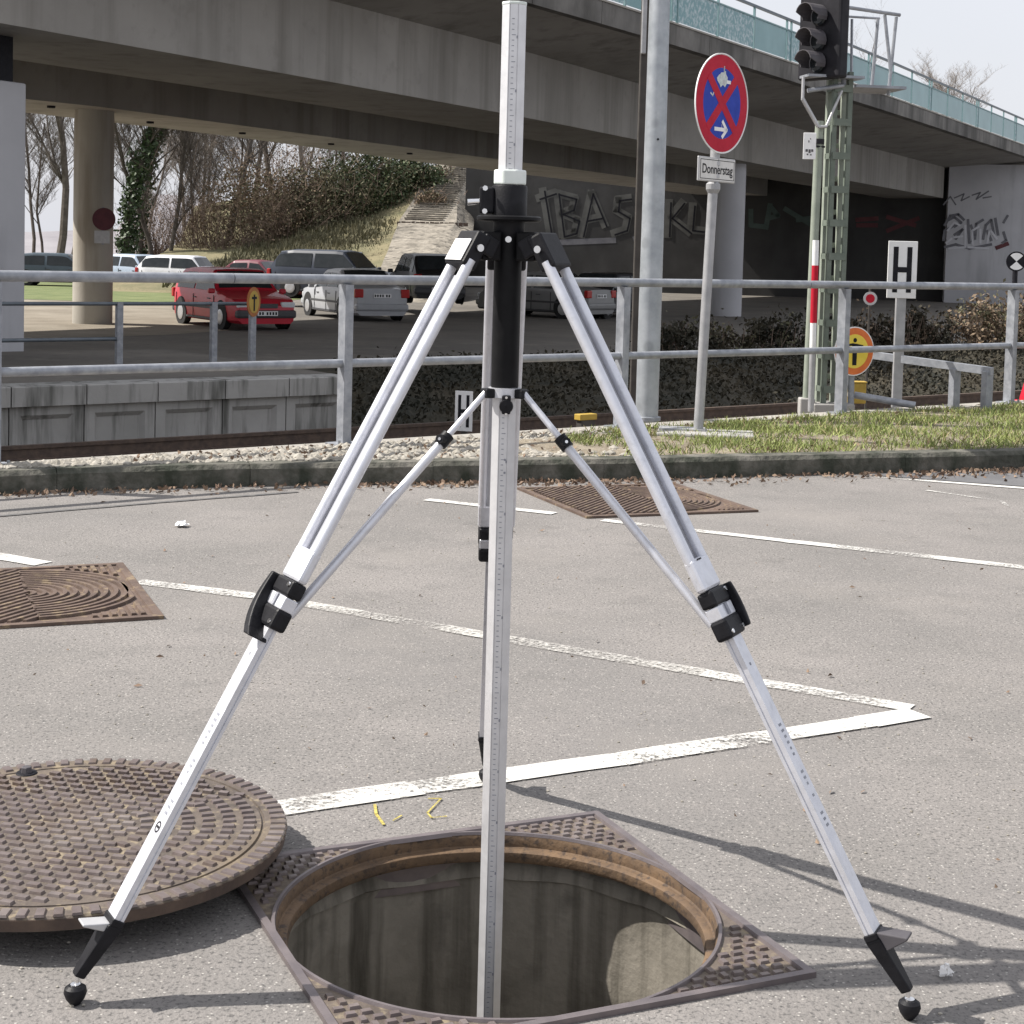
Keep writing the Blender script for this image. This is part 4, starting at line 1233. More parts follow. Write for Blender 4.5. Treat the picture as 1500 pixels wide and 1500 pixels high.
# cage platform
CG = [at(1243, 118, 12.65), at(1302, 131, 12.9), at(1318, 22, 12.9), at(1240, 12, 12.65)]
def bar(a, b, r_, nm='cage_bar', m_='galv'): MB().tube(a, b, r_, n=8).build(nm, M[m_], ms, smooth=True)
bar(at(1236, 10, 12.6), at(1318, 22, 12.9), .015); bar(at(1238, 24, 12.9), at(1288, 27, 13.1), .010)
bar(at(1296, 22, 12.85), at(1305, 108, 12.85), .014); bar(at(1313, 25, 12.9), at(1301, 140, 12.9), .014); bar(at(1286, 28, 13.05), at(1277, 128, 13.05), .014)
bar(at(1248, 28, 12.7), at(1247, 118, 12.7), .011); bar(at(1238, 20, 12.6), at(1236, 125, 12.6), .02)
MB().box(at(1275, 131, 12.95), (.42, .45, .022), MXR).build('cage_floor', M['galv'], ms)

pl = thing('number_plate', (2.273, 12.5, 2.07), 'small white number plate hung beside the green signal mast', 'sign')
pc_ = Vector((2.273, 12.50, 2.16))
pb = MB().box(pc_, (.098, .012, .205), Matrix.Rotation(R(-8), 3, 'Z')).build('board', M['white'], pl, bevel=.003)
m = MB()
for dx, dz, w, h in ((-.008, .035, .008, .016), (.004, .055, .006, .01), (-.022, -.035, .018, .02), (0, -.04, .016, .028), (.02, -.035, .016, .02), (-.015, -.065, .012, .012), (.01, -.068, .012, .01)):
    m.box(pc_ + Vector((dx, -.0075 + dx * -.14, dz)), (w, .002, h))
m.build('lettering', M['hood'], pl)
MB().tube((2.31, 12.515, 2.16), (2.40, 12.55, 2.16), .008, n=8).build('bracket', M['signal_black'], pl)

# --- H boards
def h_board(c, w, h, post_to, rot, label, post_m, scale_post):
    th = thing('halt_board', (c.x, c.y, post_to), label, 'sign')
    rm = Matrix.Rotation(rot, 3, 'Z')
    b = MB().box(c, (w, .015, h), rm).build('board', M['white'], th, bevel=.003)
    fr = rm @ Vector((0, -.0085, 0))
    m_ = MB()
    bw = w * .17
    e1_ = rm @ Vector((1, 0, 0))
    for s_ in (-1, 1): m_.box(c + fr + e1_ * s_ * w * .235, (bw, .003, h * .80), rm)
    m_.box(c + fr, (w * .47 - bw - .001, .003, h * .095), rm)
    m_.build('letter', M['ink'], b)
    MB().box(c + rm @ Vector((w * .02, .04, 0)) + Vector((0, 0, (post_to - c.z + h * .3) / 2)), (scale_post, scale_post * .8, c.z + h * .3 - post_to), rm).build('post', M[post_m], th, bevel=.004)
    return th
h_board(Vector((3.165, 13.05, 1.215)), .235, .465, .08, R(-4), 'tall white H board on a pale post behind the right railing', 'zinc_pole', .078)
h_board(Vector((-.60, 20.5, -.80)), .235, .52, -1.3, R(-14), 'low white H board by the track seen between the tripod legs', 'dark_pole', .08)

# --- red white pole, yellow prohibition sign, small things at the right
mk = thing('marker_pole', (2.33, 12.40, .1), 'red and white banded marker pole left of the signal mast', 'marker pole')
zb = [(.10, .58, 'zinc_pole', .024), (.58, .79, 'white', .025), (.79, 1.235, 'marker_red', .0258), (1.235, 1.43, 'white', .025)]
for z0, z1, mm, r_ in zb:
    MB().tube((2.338 - z0 * .008, 12.38, z0), (2.338 - z1 * .008, 12.38, z1), r_, n=16).build('band', M[mm], mk, smooth=True)
ys = thing('prohibition_sign', (2.70, 12.62, .1), 'round orange rimmed yellow no entry sign for walkers half hidden by a railing post', 'sign')
yc = Vector((2.70, 12.60, .565)); yn = Vector((.45, -.9, 0)).normalized()
ax = disc_parts(ys, yc, yn, [('rim', .195, M['white'], 0, .008), ('ring', .186, M['orange'], .008, .010), ('face', .135, M['yellow'], .010, .012)])
YX, YU = ax.col[0].copy(), Vector((0, 0, 1))
if YX.x < 0: YX = -YX
m = MB()
yo = yc + yn * .0122
m.prism([(.018 * math.cos(2 * math.pi * i / 12), .088 + .018 * math.sin(2 * math.pi * i / 12)) for i in range(12)], yo, YX, YU, .0015)
m.stroke([(-.065, .05), (-.02, .055), (.02, .05), (.075, .04)], .018, yo + yn * .0003, YX, YU, .0015)
m.prism([(-.028, .055), (.028, .055), (.022, -.02), (.02, -.11), (-.02, -.11), (-.022, -.02)], yo + yn * .0006, YX, YU, .0015)
m.build('pictogram', M['ink'], ys)
MB().tube((2.70, 12.63, .1), (2.69, 12.63, .5), .026, n=12).build('post', M['galv'], ys, smooth=True)
yb = thing('yellow_box', (2.86, 13.2, .1), 'small yellow box standing behind the orange rimmed sign', 'box')
MB().box((2.86, 13.2, .185), (.15, .10, .17)).build('body', M['yellow_dull'], yb, bevel=.008)
MB().box((2.86, 13.2, .276), (.16, .11, .012)).build('cover', M['yellow_dull'], yb, bevel=.003)
rh = thing('ramp_handrail', (3.4, 13.0, .1), 'low grey sloping handrail behind the right part of the railing', 'handrail')
q0, q1 = Vector((2.93, 13.3, .505)), Vector((3.80, 12.60, .435))
m = MB(); dd = (q1 - q0).normalized(); nn_ = Vector((-dd.y, dd.x, 0)).normalized()
m.add([q0 + nn_ * a * .03 + Vector((0, 0, b)) for a, b in ((-1, -.03), (1, -.03), (1, .03), (-1, .03))] + [q1 + nn_ * a * .03 + Vector((0, 0, b)) for a, b in ((-1, -.03), (1, -.03), (1, .03), (-1, .03))],
                [(0, 1, 2, 3), (7, 6, 5, 4)] + [(i, (i + 1) % 4, 4 + (i + 1) % 4, 4 + i) for i in range(4)])
m.build('top_bar', M['galv'], rh)
for p in (Vector((3.56, 12.79, 0)), Vector((3.77, 12.62, 0))):
    MB().box((p.x, p.y, .265), (.085, .055, .34), FR).build('post', M['galv'], rh, bevel=.004)
q0, q1 = Vector((2.74, 12.70, .21)), Vector((3.2, 12.58, .15))
MB().tube(q0, q1, .028, n=10).build('lower_bar', M['galv'], rh, smooth=True)
rb = thing('red_barrier_foot', (4.62, 14.0, .05), 'bright red plastic object at the right edge beside the last railing post', 'barrier')
m = MB().lathe([(.001, .30), (.05, .30), (.09, .24), (.12, .12), (.13, .05), (.001, .05)], Vector((4.60, 14.0, 0)), 20); m.build('body', M['marker_red'], rb, smooth=True)
MB().box((4.60, 14.0, .065), (.30, .30, .04)).build('base', M['marker_red'], rb, bevel=.01)
ds = thing('shunting_disc', (4.28, 13.62, .1), 'black disc with two white fans on a post at the right edge', 'sign')
dc = Vector((4.262, 13.6, 1.307))
db = MB().lathe([(.001, 0), (.085, 0), (.085, .012), (.001, .012)], dc, 32, ax=Matrix.Rotation(R(90), 3, 'X')).build('disc', M['ink'], ds)
for s_ in (-1, 1):
    pts = [(0, 0)] + [(.072 * math.sin(R(a)), s_ * .072 * math.cos(R(a))) for a in range(-48, 49, 8)]
    if s_ > 0: pts = pts[::-1]
    MB().prism(pts, dc + Vector((0, -.013, 0)), (1, 0, 0), (0, 0, 1), .002 if True else 0).build('white_fan', M['white'], db)
MB().tube((4.275, 13.62, .1), (4.265, 13.62, 1.24), .022, n=12).build('post', M['ink'], ds, smooth=True)
rd = thing('small_round_sign', (4.47, 20.0, -.7), 'tiny red and white round sign above the hedge near the H board', 'sign')
disc_parts(rd, Vector((4.466, 20.0, .80)), Vector((-.1, -1, 0)), [('rim', .085, M['sign_back'], 0, .01), ('centre', .055, M['marker_red'], .01, .013)])
MB().tube((4.466, 20.03, -.8), (4.466, 20.03, .95), .015, n=8).build('post', M['dark_pole'], rd)
yw = thing('yellow_cable_cover', (.95, 20.0, -.8), 'flat yellow cover lying by the rail beyond the tripod leg', 'cover')
MB().box((.95, 20.0, -.78), (.28, .12, .075), FR).build('lid', M['yellow_dull'], yw, bevel=.008)
MB().box((.95, 20.0, -1.07), (.22, .10, .5), FR).build('pedestal', M['dark_pole'], yw)

# ================================================================== BRIDGE
br = thing('road_bridge', (0.3, 37.6, -.8), 'long grey concrete road bridge crossing the picture with teal glass parapet', 'bridge')
GB = [(-17.0, 7.0), (-7.6, 23.55), (-4.4, 29.3), (.32, 38.1), (7.75, 53.6), (21.3, 80.0)]         # near girder, front face
FB = [(-14.5, 8.2), (.05, 32.7), (2.7, 37.1), (7.85, 46.2), (12.7, 55.0), (24.0, 76.0), (38, 102)]  # outer deck edge
SB = [(-19.9, 10.0), (-8.76, 28.6), (-5.2, 34.6), (.0, 44.6), (5.6, 56.3), (19.2, 82.5)]           # near girder, rear face
FG = [(-26.0, 12.5), (-11.2, 36.6), (-9.9, 38.0), (-6.7, 44.2), (-1.3, 54.6), (1.6, 60), (13, 83)] # far girder front
FGb = [(-28.0, 13.5), (-12.45, 40.2), (-9.1, 46.0), (-7.55, 49.5), (-2.6, 61.0), (.5, 67), (9.5, 84)]
FGc = [(-29, 14), (-13.2, 41), (-9.9, 47), (-8.4, 50.5), (-3.5, 62.0), (-.4, 68), (8.7, 85)]
def V2(p, z): return Vector((p[0], p[1], z))
def sheet(a, za, b, zb): 
    """quad strip between two polylines with equal counts"""
    n_ = len(a)
    return [V2(p, za) for p in a] + [V2(p, zb) for p in b], [(i, i + 1, n_ + i + 1, n_ + i) for i in range(n_ - 1)]
def body(name, loops, m_, parent):
    """closed tube from several polylines (list of (pts, z)) used as cross-section corners"""
    m = MB(); n_ = len(loops[0][0]); k = len(loops)
    vs_ = [V2(lp[0][i], lp[1]) for i in range(n_) for lp in loops]
    fs_ = [(i * k + q, i * k + (q + 1) % k, (i + 1) * k + (q + 1) % k, (i + 1) * k + q) for i in range(n_ - 1) for q in range(k)]
    fs_ += [tuple(range(k - 1, -1, -1)), tuple((n_ - 1) * k + q for q in range(k))]
    return m.add(vs_, fs_).build(name, m_, parent)
def samp(pl, t):
    """point at arc fraction t of a polyline"""
    P = [Vector((*p, 0)) for p in pl]
    Ls = [(b - a).length for a, b in zip(P[:-1], P[1:])]
    T_ = t * sum(Ls)
    for a, b, l in zip(P[:-1], P[1:], Ls):
        if T_ <= l: return a.lerp(b, T_ / l)
        T_ -= l
    return P[-1]
NSEG = 24
rs = lambda pl: [tuple(samp(pl, i / NSEG)[:2]) for i in range(NSEG + 1)]
body('near_girder', [(rs(GB), 4.4), (rs(GB), 5.95), (rs(SB), 5.95), (rs(SB), 4.4)], M['bridge'], br)
body('far_girder', [(rs(FG), 4.4), (rs(FG), 5.95), (rs(FGc), 5.95), (rs(FGb), 4.4)], M['bridge'], br)
FAR = [(x - 3.6, y + 1.2) for x, y in FGc]
GT = [(p[0] + (q[0] - p[0]) * .02, p[1] + (q[1] - p[1]) * .02) for p, q in zip(rs(GB), rs(FB))]
def at_y(pl, Y):
    for a, b in zip(pl[:-1], pl[1:]):
        if a[1] <= Y <= b[1]: return (a[0] + (b[0] - a[0]) * (Y - a[1]) / (b[1] - a[1]), Y)
    a, b = pl[-2], pl[-1]
    return (a[0] + (b[0] - a[0]) * (Y - a[1]) / (b[1] - a[1]), Y)
Ys = [9 + i * (101 - 9) / 46 for i in range(47)]
eF = [at_y(FB, y) for y in Ys]; eG = [at_y(GB + [(30.5, 98)], y) for y in Ys]
eFar = [at_y([(x - .35, y_ + .2) for x, y_ in FGc], max(y + 5, 14.4)) for y in Ys]
body('deck', [(eF, 6.32), (eF, 6.62), (eFar, 6.62), (eFar, 5.93), (eG, 5.93)], M['bridge'], br)
# edge beam in blocks
bl = []
tot = 0
acc = [samp(FB, i / 400) for i in range(401)]
def block(name, a, b, prof, m_, parent):
    d_ = (b - a).normalized(); n_ = Vector((-d_.y, d_.x, 0))
    k = len(prof); vs_ = [a + n_ * x + Vector((0, 0, z)) for x, z in prof] + [b + n_ * x + Vector((0, 0, z)) for x, z in prof]
    return MB().add(vs_, [tuple(range(k - 1, -1, -1)), tuple(range(k, 2 * k))] + [(q, (q + 1) % k, k + (q + 1) % k, k + q) for q in range(k)]).build(name, m_, parent)
LF = sum((Vector((*b, 0)) - Vector((*a, 0))).length for a, b in zip(FB[:-1], FB[1:]))
t = 0.10; step = 3.0 / LF
while t < 1:
    a, b = samp(FB, t), samp(FB, min(1, t + step))
    d_ = (b - a).normalized()
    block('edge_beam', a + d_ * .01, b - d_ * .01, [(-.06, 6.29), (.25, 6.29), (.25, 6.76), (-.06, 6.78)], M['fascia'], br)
    block('edge_cap', a + d_ * .005, b - d_ * .005, [(-.085, 6.785), (.3, 6.785), (.3, 6.83), (-.085, 6.83)], M['coping'], br)
    t += step
# parapet: posts, glass panels, hand rails
t0 = .26; w = 2.55 / LF; gap = .36 / LF; k = 0
t = t0; panel_no = 0
while t < .93:
    wn_ = gap if k % 4 == 3 else w
    a, b = samp(FB, t), samp(FB, t + wn_)
    d_ = (b - a).normalized(); n_ = Vector((-d_.y, d_.x, 0))
    MB().box(a + n_ * .06 + Vector((0, 0, 7.40)), (.07, .05, 1.16), Matrix((d_, n_, Vector((0, 0, 1)))).transposed()).build('parapet_post', M['rail_teal'], br)
    if k % 4 != 3:
        x0, x1 = a + d_ * .06, b - d_ * .06
        block('glass_panel', x0 + n_ * .05, x1 + n_ * .05, [(0, 6.90), (.02, 6.90), (.02, 7.70), (0, 7.70)], M['glass_white'] if b.y < 52 and panel_no % 3 != 2 else M['glass_teal'], br)
        panel_no += 1
    else:
        block('glass_panel', a + d_ * .04 + n_ * .05, b - d_ * .04 + n_ * .05, [(0, 6.90), (.02, 6.90), (.02, 7.70), (0, 7.70)], M['glass_white'], br)
    block('panel_rail', a + d_ * .036, b - d_ * .036, [(.03, 7.70), (.09, 7.70), (.09, 7.74), (.03, 7.74)], M['rail_teal'], br)
    block('hand_rail', a, b, [(.02, 7.985), (.10, 7.985), (.10, 8.05), (.02, 8.05)], M['rail_dark'], br)
    t += wn_; k += 1
# pillars
def pillar(c, r_, z0, z1, m_, n=40):
    MB().lathe([(r_ * 1.0, z0), (r_, z1 - .3), (r_ * .98, z1), (.001, z1)], Vector((*c, 0)), n).build('pillar', m_, br, smooth=True)
pillar((-10.35, 39.3), .48, -.8, 4.42, M['column'])
pillar((7.3, 55.0), .56, -.8, 4.42, M['wingwall'])
MB().box((-8.92, 24.8, 1.45), (2.1, 1.5, 4.5), Matrix.Rotation(R(60), 3, 'Z')).build('near_pillar', M['wingwall'], br, bevel=.03)
MB().box((-8.86, 24.75, 4.05), (1.7, 1.2, .72), Matrix.Rotation(R(60), 3, 'Z')).build('bearing', M['ink'], br)

for u_, v_ in ((75, 153), (220, 176), (355, 192), (485, 208), (600, 222)):
    p = at(u_, v_ + 2, 40.0)
    d_ = p - Vector((0, 0, CAM_H)); p = Vector((0, 0, CAM_H)) + d_ * ((4.4 - CAM_H) / d_.z)
    MB().lathe([(.10, .05), (.10, -.05), (.07, -.05), (.07, .05)], p, 12).build('drain', M['ink'], br)
# column signs
cs_ = thing('column_sign', (-9.88, 38.6, -.8), 'dark red round sign with a small plate on the round bridge column', 'sign')
n_ = Vector((.25, -1, 0)).normalized()
disc_parts(cs_, Vector((-9.85, 38.36, 1.76)), n_, [('disc', .27, M['maroon'], 0, .012)])
MB().box((-9.90, 38.40, 1.33), (.36, .012, .30), Matrix.Rotation(R(14), 3, 'Z')).build('plate', M['sign_back'], cs_)
MB().box((-9.92, 38.55, 1.6), (.06, .22, .9), Matrix.Rotation(R(14), 3, 'Z')).build('bracket', M['galv'], cs_)

# walls
wl_ = thing('abutment_wall', (9, 84, -.8), 'dark abutment wall with pale graffiti in the shade under the bridge', 'wall')
WA, WB = Vector((-2.72, 86.5, 0)), Vector((23.4, 81.3, 0))
wd_ = (WB - WA).normalized(); wn_ = Vector((wd_.y, -wd_.x, 0))
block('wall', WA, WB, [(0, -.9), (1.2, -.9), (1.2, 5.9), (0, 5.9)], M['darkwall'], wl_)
def wallpt(u, v):
    d = CM.to_3x3() @ Vector(((u - 750) / FPX, -(v - 508) / FPX, -1))
    t_ = (WA - Vector((0, 0, CAM_H))).dot(wn_) / d.dot(wn_)
    p = Vector((0, 0, CAM_H)) + d * t_
    return ((p - WA).dot(wd_), p.z)
M['graf_pale'] = mat('pale_spray_paint', (.06, .06, .057), (.115, .115, .108), 1.0, rough=.8)
M['graf_green'] = mat('green_spray_paint', (.05, .075, .068), (.075, .105, .095), 2, rough=.8)
M['graf_dark'] = mat('dark_spray_paint', (.12, .12, .135), (.17, .17, .185), 2, rough=.8)
M['graf_white'] = mat('white_spray_paint', (.50, .50, .53), (.58, .58, .61), 2, rough=.8)
M['graf_red'] = mat('red_spray_paint', (.085, .026, .03), (.12, .038, .042), 2, rough=.8)
def graf(strokes, w, m_, parent, o, ux_, h, mp):
    m = MB()
    for k, s_ in enumerate(strokes): m.stroke([Vector(mp(*p)) for p in s_], w, o + wn_ * .0, ux_, Vector((0, 0, 1)), h + .0007 * k)
    return m.build('graffiti', m_, parent)
GO = WA + wn_ * .004
big = [[(795, 278), (806, 345)], [(788, 290), (812, 282)], [(816, 282), (824, 345)], [(816, 283), (842, 290), (838, 306), (822, 312), (846, 322), (842, 340), (824, 345)],
       [(852, 345), (866, 282), (886, 330)], [(858, 322), (880, 318)], [(922, 290), (905, 292), (903, 308), (920, 318), (916, 336), (898, 342)],
       [(980, 295), (978, 345)], [(1000, 296), (982, 318), (1010, 340)], [(1015, 300), (1012, 336), (1030, 338)]]
graf(big, .42, M['graf_pale'], wl_, GO, wd_, .004, wallpt)
graf([[(x_ + 3, y_ + 2) for x_, y_ in st__] for st__ in big], .09, M['ink'], wl_, GO, wd_, .016, wallpt)
graf([[(770, 350), (800, 356), (900, 352)], [(930, 350), (960, 340)]], .3, M['graf_dark'], wl_, GO, wd_, .003, wallpt)
graf([[(1100, 308), (1100, 330), (1118, 332)], [(1128, 300), (1122, 334)], [(1128, 302), (1140, 316), (1124, 320)], [(1150, 306), (1190, 330)], [(1168, 322), (1205, 318)]], .25, M['graf_green'], wl_, GO, wd_, .006, wallpt)
graf([[(1255, 322), (1285, 320)], [(1256, 330), (1284, 330)], [(1300, 318), (1340, 330)], [(1300, 338), (1345, 320)]], .22, M['graf_red'], wl_, GO, wd_, .008, wallpt)

ww = thing('wing_wall', (28, 79, -.8), 'pale grey concrete wing wall with graffiti at the end of the bridge', 'wall')
XA, XB = Vector((21.55, 80.0, 0)), Vector((44, 75.5, 0))
xd = (XB - XA).normalized(); xn = Vector((xd.y, -xd.x, 0))
block('wall', XA, XB, [(0, -.9), (1.2, -.9), (1.2, 6.1), (0, 6.1)], M['wingwall'], ww)
def wing(u, v):
    d = CM.to_3x3() @ Vector(((u - 750) / FPX, -(v - 508) / FPX, -1))
    p = Vector((0, 0, CAM_H)) + d * ((XA - Vector((0, 0, CAM_H))).dot(xn) / d.dot(xn))
    return ((p - XA).dot(xd), p.z)
wn_ = xn
XO = XA + xn * .004
graf([[(1382, 300), (1392, 288), (1400, 300)], [(1398, 290), (1412, 284), (1408, 294), (1420, 288)], [(1424, 286), (1436, 282), (1430, 292), (1448, 280)], [(1440, 290), (1452, 288)]], .07, M['graf_dark'], ww, XO, xd, .004, wing)
graf([[(1384, 330), (1392, 316), (1404, 314), (1412, 322)], [(1382, 352), (1384, 338), (1398, 330)], [(1398, 344), (1410, 336), (1400, 350)], [(1418, 322), (1420, 356)], [(1428, 350), (1430, 328), (1440, 322)], [(1440, 350), (1444, 330), (1452, 322), (1456, 344)], [(1384, 362), (1400, 358), (1420, 364), (1452, 358)], [(1458, 320), (1462, 344)], [(1390, 322), (1398, 318), (1408, 326), (1398, 332)], [(1422, 330), (1428, 344), (1424, 354)], [(1446, 338), (1452, 352)]], .13, M['graf_dark'], ww, XO, xd, .008, wing)
graf([[(1388, 338), (1398, 326), (1406, 330)], [(1386, 356), (1396, 348), (1410, 346)], [(1414, 330), (1414, 360)], [(1425, 358), (1424, 338), (1434, 332)], [(1436, 356), (1436, 336)], [(1446, 356), (1450, 336), (1460, 350)], [(1390, 364), (1416, 362), (1448, 364)]], .10, M['graf_white'], ww, XO, xd, .014, wing)
graf([[(1460, 363), (1476, 357)]], .2, M['graf_red'], ww, XO, xd, .012, wing)
graf([[(1470, 340), (1474, 352), (1468, 356)], [(1476, 316), (1470, 326)]], .12, M['graf_dark'], ww, XO, xd, .016, wing)

# ================================================================== SLOPES, TREES, SHRUBS
def patchwork(name, rows_, m_):
    """terrain strip: rows of equal numbers of points"""
    m = MB(); n0 = len(rows_[0]); g = []
    for r_ in rows_:
        for p in r_: g.append(Vector(p))
    # subdivide bilinearly
    S = 6
    R_, C_ = len(rows_), n0
    vs_ = []
    for i in range((R_ - 1) * S + 1):
        for j in range((C_ - 1) * S + 1):
            a, fa = min(i // S, R_ - 2), 0
            fa = i / S - a
            b = min(j // S, C_ - 2); fb = j / S - b
            p = (g[a * C_ + b] * (1 - fb) + g[a * C_ + b + 1] * fb) * (1 - fa) + (g[(a + 1) * C_ + b] * (1 - fb) + g[(a + 1) * C_ + b + 1] * fb) * fa
            p.z += .12 * noise.noise(p * .5)
            vs_.append(p)
    W_ = (C_ - 1) * S + 1
    m.add(vs_, [(i * W_ + j, i * W_ + j + 1, (i + 1) * W_ + j + 1, (i + 1) * W_ + j) for i in range((R_ - 1) * S) for j in range((C_ - 1) * S)])
    return tag(m.build(name, m_, smooth=True), kind='structure')
patchwork('grass_slope', [[(-17, 63, -.9), (-10.2, 62, -.85), (-5.7, 60, -.85)], [(-17, 76, .5), (-11.5, 76, .75), (-5.6, 68, .35)], [(-18, 86, 1.2), (-10.2, 86, 2.0), (-5.9, 82, 2.5)], [(-20, 100, 3.5), (-10, 100, 5.2), (-4.8, 96, 6.2)]], M['dry_grass'])
patchwork('stone_revetment', [[(-5.75, 60, -.85), (-4, 60, -.85), (-2.2, 60, -.85)], [(-5.65, 68, .4), (-3.9, 68, .45), (-2.0, 68, .4)], [(-5.95, 82, 2.55), (-3, 82, 2.6), (-2.2, 86, 2.7)], [(-4.85, 96, 6.25), (-3.5, 96, 6.3), (-2.4, 98, 6.3)]], M['revet'])
# steps up the slope beside the wall
st_ = thing('slope_steps', (-4, 82, 2.5), 'dark stone steps climbing the slope beside the abutment wall', 'steps')
for k in range(30):
    f = k / 29
    p = Vector((-5.6 + 1.6 * f, 82.3 + 13 * f, 2.75 + 3.6 * f))
    MB().box(p + Vector((.9, 0, 0)), (2.0 - .6 * f, .22, .07)).build('step', M['revet'], st_)

er = thing('stone_edging', (-4, 82, 2.6), 'row of small dark stones across the foot of the slope steps', 'edging')
for k in range(15):
    p = at(584 + k * 7.0, 327 + k * .15, 81.4)
    MB().box(p, (.16 + .04 * (k % 3), .2, .17 + .03 * (k % 2))).build('stone', M['iron_dark'], er)
rn2 = random.Random(21); qs = []
for _ in range(7000):
    u_, v_ = rn2.random(), rn2.random()
    A_ = Vector((-14, 63, -.7)).lerp(Vector((-5.7, 61, -.7)), u_); B_ = Vector((-13, 88, 2.2)).lerp(Vector((-5.8, 84, 2.8)), u_)
    p = A_.lerp(B_, v_); p.z = (-.85 + 1.25 * min(1, v_ * 2.2) + max(0, v_ - .45) * 4.0) * (1 if u_ > .3 else .8) + .1
    a_ = rn2.uniform(0, 3.14); b_ = Vector((math.cos(a_), math.sin(a_), 0)) * .05; h_ = rn2.uniform(.12, .4)
    qs.append([p - b_, p + b_, p + b_ * .3 + Vector((rn2.gauss(0, .1), rn2.gauss(0, .1), h_))])
tag(quads_mesh('slope_grass', qs, M['leaf_olive']), 'rough olive grass tufts on the slope behind the parked cars', 'grass', kind='stuff')
def hill_mesh():
    m = MB(); n_ = 90; rn_ = random.Random(8)
    top = [6.5 + 3.2 * noise.noise(Vector((i * .13, 0, 0))) + 1.0 * noise.noise(Vector((i * .7, 3, 0))) for i in range(n_ + 1)]
    vs_ = []
    for i in range(n_ + 1):
        x = -150 + 220 * i / n_
        top[i] *= .35 if x < -48 else 1
        vs_ += [(x, 190, -1), (x, 205, top[i]), (x, 230, top[i] * .9), (x, 260, -1)]
    m.add(vs_, [(i * 4 + q, (i + 1) * 4 + q, (i + 1) * 4 + q + 1, i * 4 + q + 1) for i in range(n_) for q in range(3)])
    return tag(m.build('far_hill', M['hill'], smooth=True), kind='structure')
hill_mesh()

def tree(base, h, r0, seed, label, lean=(0, 0), levels=4, first=.3, spread=.55, m_='bark', ivy=0, nb=(3, 5), group=None, fork=False):
    th = thing('bare_tree', base, label, 'tree', group)
    rn_ = random.Random(seed)
    trunk, crown = MB(), MB()
    ends = []
    def grow(p, d, L_, r_, lev):
        segs = 5 if lev == 0 else 3
        pts = [p]; rs_ = [r_]
        for k in range(segs):
            d = (d + Vector((rn_.gauss(0, .09), rn_.gauss(0, .09), rn_.gauss(.03, .05)))).normalized()
            p = p + d * L_ / segs; r2_ = r_ * (1 - .62 * (k + 1) / segs) if lev else r_ * (1 - .55 * (k + 1) / segs)
            (trunk if lev == 0 else crown).tube(pts[-1], p, rs_[-1], r2_, 8 if lev == 0 else (5 if lev == 1 else 3), cap=False)
            pts.append(p); rs_.append(r2_)
            if lev < levels and (lev > 0 or k >= segs * first):
                for _ in range(rn_.randint(*nb) if lev < levels - 1 else rn_.randint(2, 4)):
                    a = rn_.uniform(0, 6.283)
                    sd_ = Vector((math.cos(a), math.sin(a), rn_.uniform(.1, .8)))
                    nd = (d * (1 - spread) + sd_ * spread).normalized()
                    f_ = rn_.random()
                    q = pts[-2].lerp(p, f_)
                    grow(q, nd, L_ * rn_.uniform(.32, .55) * (1 if lev else .9), max(rs_[-1] * rn_.uniform(.35, .6), .006), lev + 1)
        return pts
    d0 = Vector((lean[0], lean[1], 1)).normalized()
    pts = grow(Vector(base), d0, h, r0, 0)
    trunk.build('trunk', M[m_], th, smooth=True)
    crown.build('crown', M[m_], th)
    if ivy:
        qs_ = []
        for _ in range(ivy):
            f_ = rn_.random() ** .9 * (len(pts) - 1.01); i_ = int(f_)
            c = pts[i_].lerp(pts[i_ + 1], f_ - i_)
            rr_ = r0 * 1.5 + .25 * abs(noise.noise(c * .9)) * 3
            a = rn_.uniform(0, 6.283)
            qs_.append(leafq(c + Vector((math.cos(a), math.sin(a), 0)) * rr_ * rn_.uniform(.4, 1.15) + Vector((0, 0, rn_.gauss(0, .3))), .13))
        quads_mesh('ivy', qs_, M['leaf_ivy'], None, th)
    return th
def gpt(u, Y, z=-.8):
    p = at(u, 400, Y); return (p.x, p.y, z)
G_ = 'bare trees behind the far car park'
tree(gpt(82, 74), 11, .21, 1, 'tall dark bare tree left of the round bridge column', levels=4, first=.4, spread=.5, nb=(2, 4), group=G_)
tree(gpt(100, 82), 10, .10, 2, 'slim bare tree just right of the tall dark tree', levels=3, group=G_)
tree(gpt(48, 90), 10, .11, 13, 'thin bare tree by the left pillar behind parked cars', levels=4, nb=(2, 4), group=G_)
tree(gpt(183, 78), 11, .19, 3, 'ivy clad tree right of the round bridge column', levels=3, ivy=3200, group=G_)
tree(gpt(205, 84), 10, .16, 4, 'second ivy wrapped trunk beside the column, thinner', levels=3, ivy=1100, group=G_)
tree(gpt(226, 80), 10, .13, 5, 'bare multi branched tree above the white parked car', levels=4, nb=(2, 4), first=.1, spread=.4, group=G_)
tree(gpt(244, 80), 10, .12, 6, 'bare leaning tree right above the white parked car', lean=(.12, 0), levels=4, nb=(2, 4), first=.1, spread=.4, group=G_)
tree(gpt(262, 92), 11, .12, 14, 'pale slender bare tree behind the white parked car', levels=3, m_='bark_pale', group=G_)
tree(gpt(300, 90), 11, .13, 7, 'bare tree rising behind the maroon car', levels=4, nb=(2, 4), m_='bark_pale', group=G_)
tree(gpt(332, 84), 12, .17, 8, 'dark straight trunk above the red car', levels=3, group=G_)
tree(gpt(372, 88), 12, .16, 9, 'bare trunk in the brown thicket right of the red car', levels=3, group=G_)
tree(gpt(404, 94, .5), 12, .20, 10, 'bare tree at the left foot of the grass slope', levels=3, group=G_)
tree(gpt(452, 98, 2), 11, .18, 11, 'bare tree among evergreen shrubs on the slope', levels=3, m_='bark_pale', group=G_)
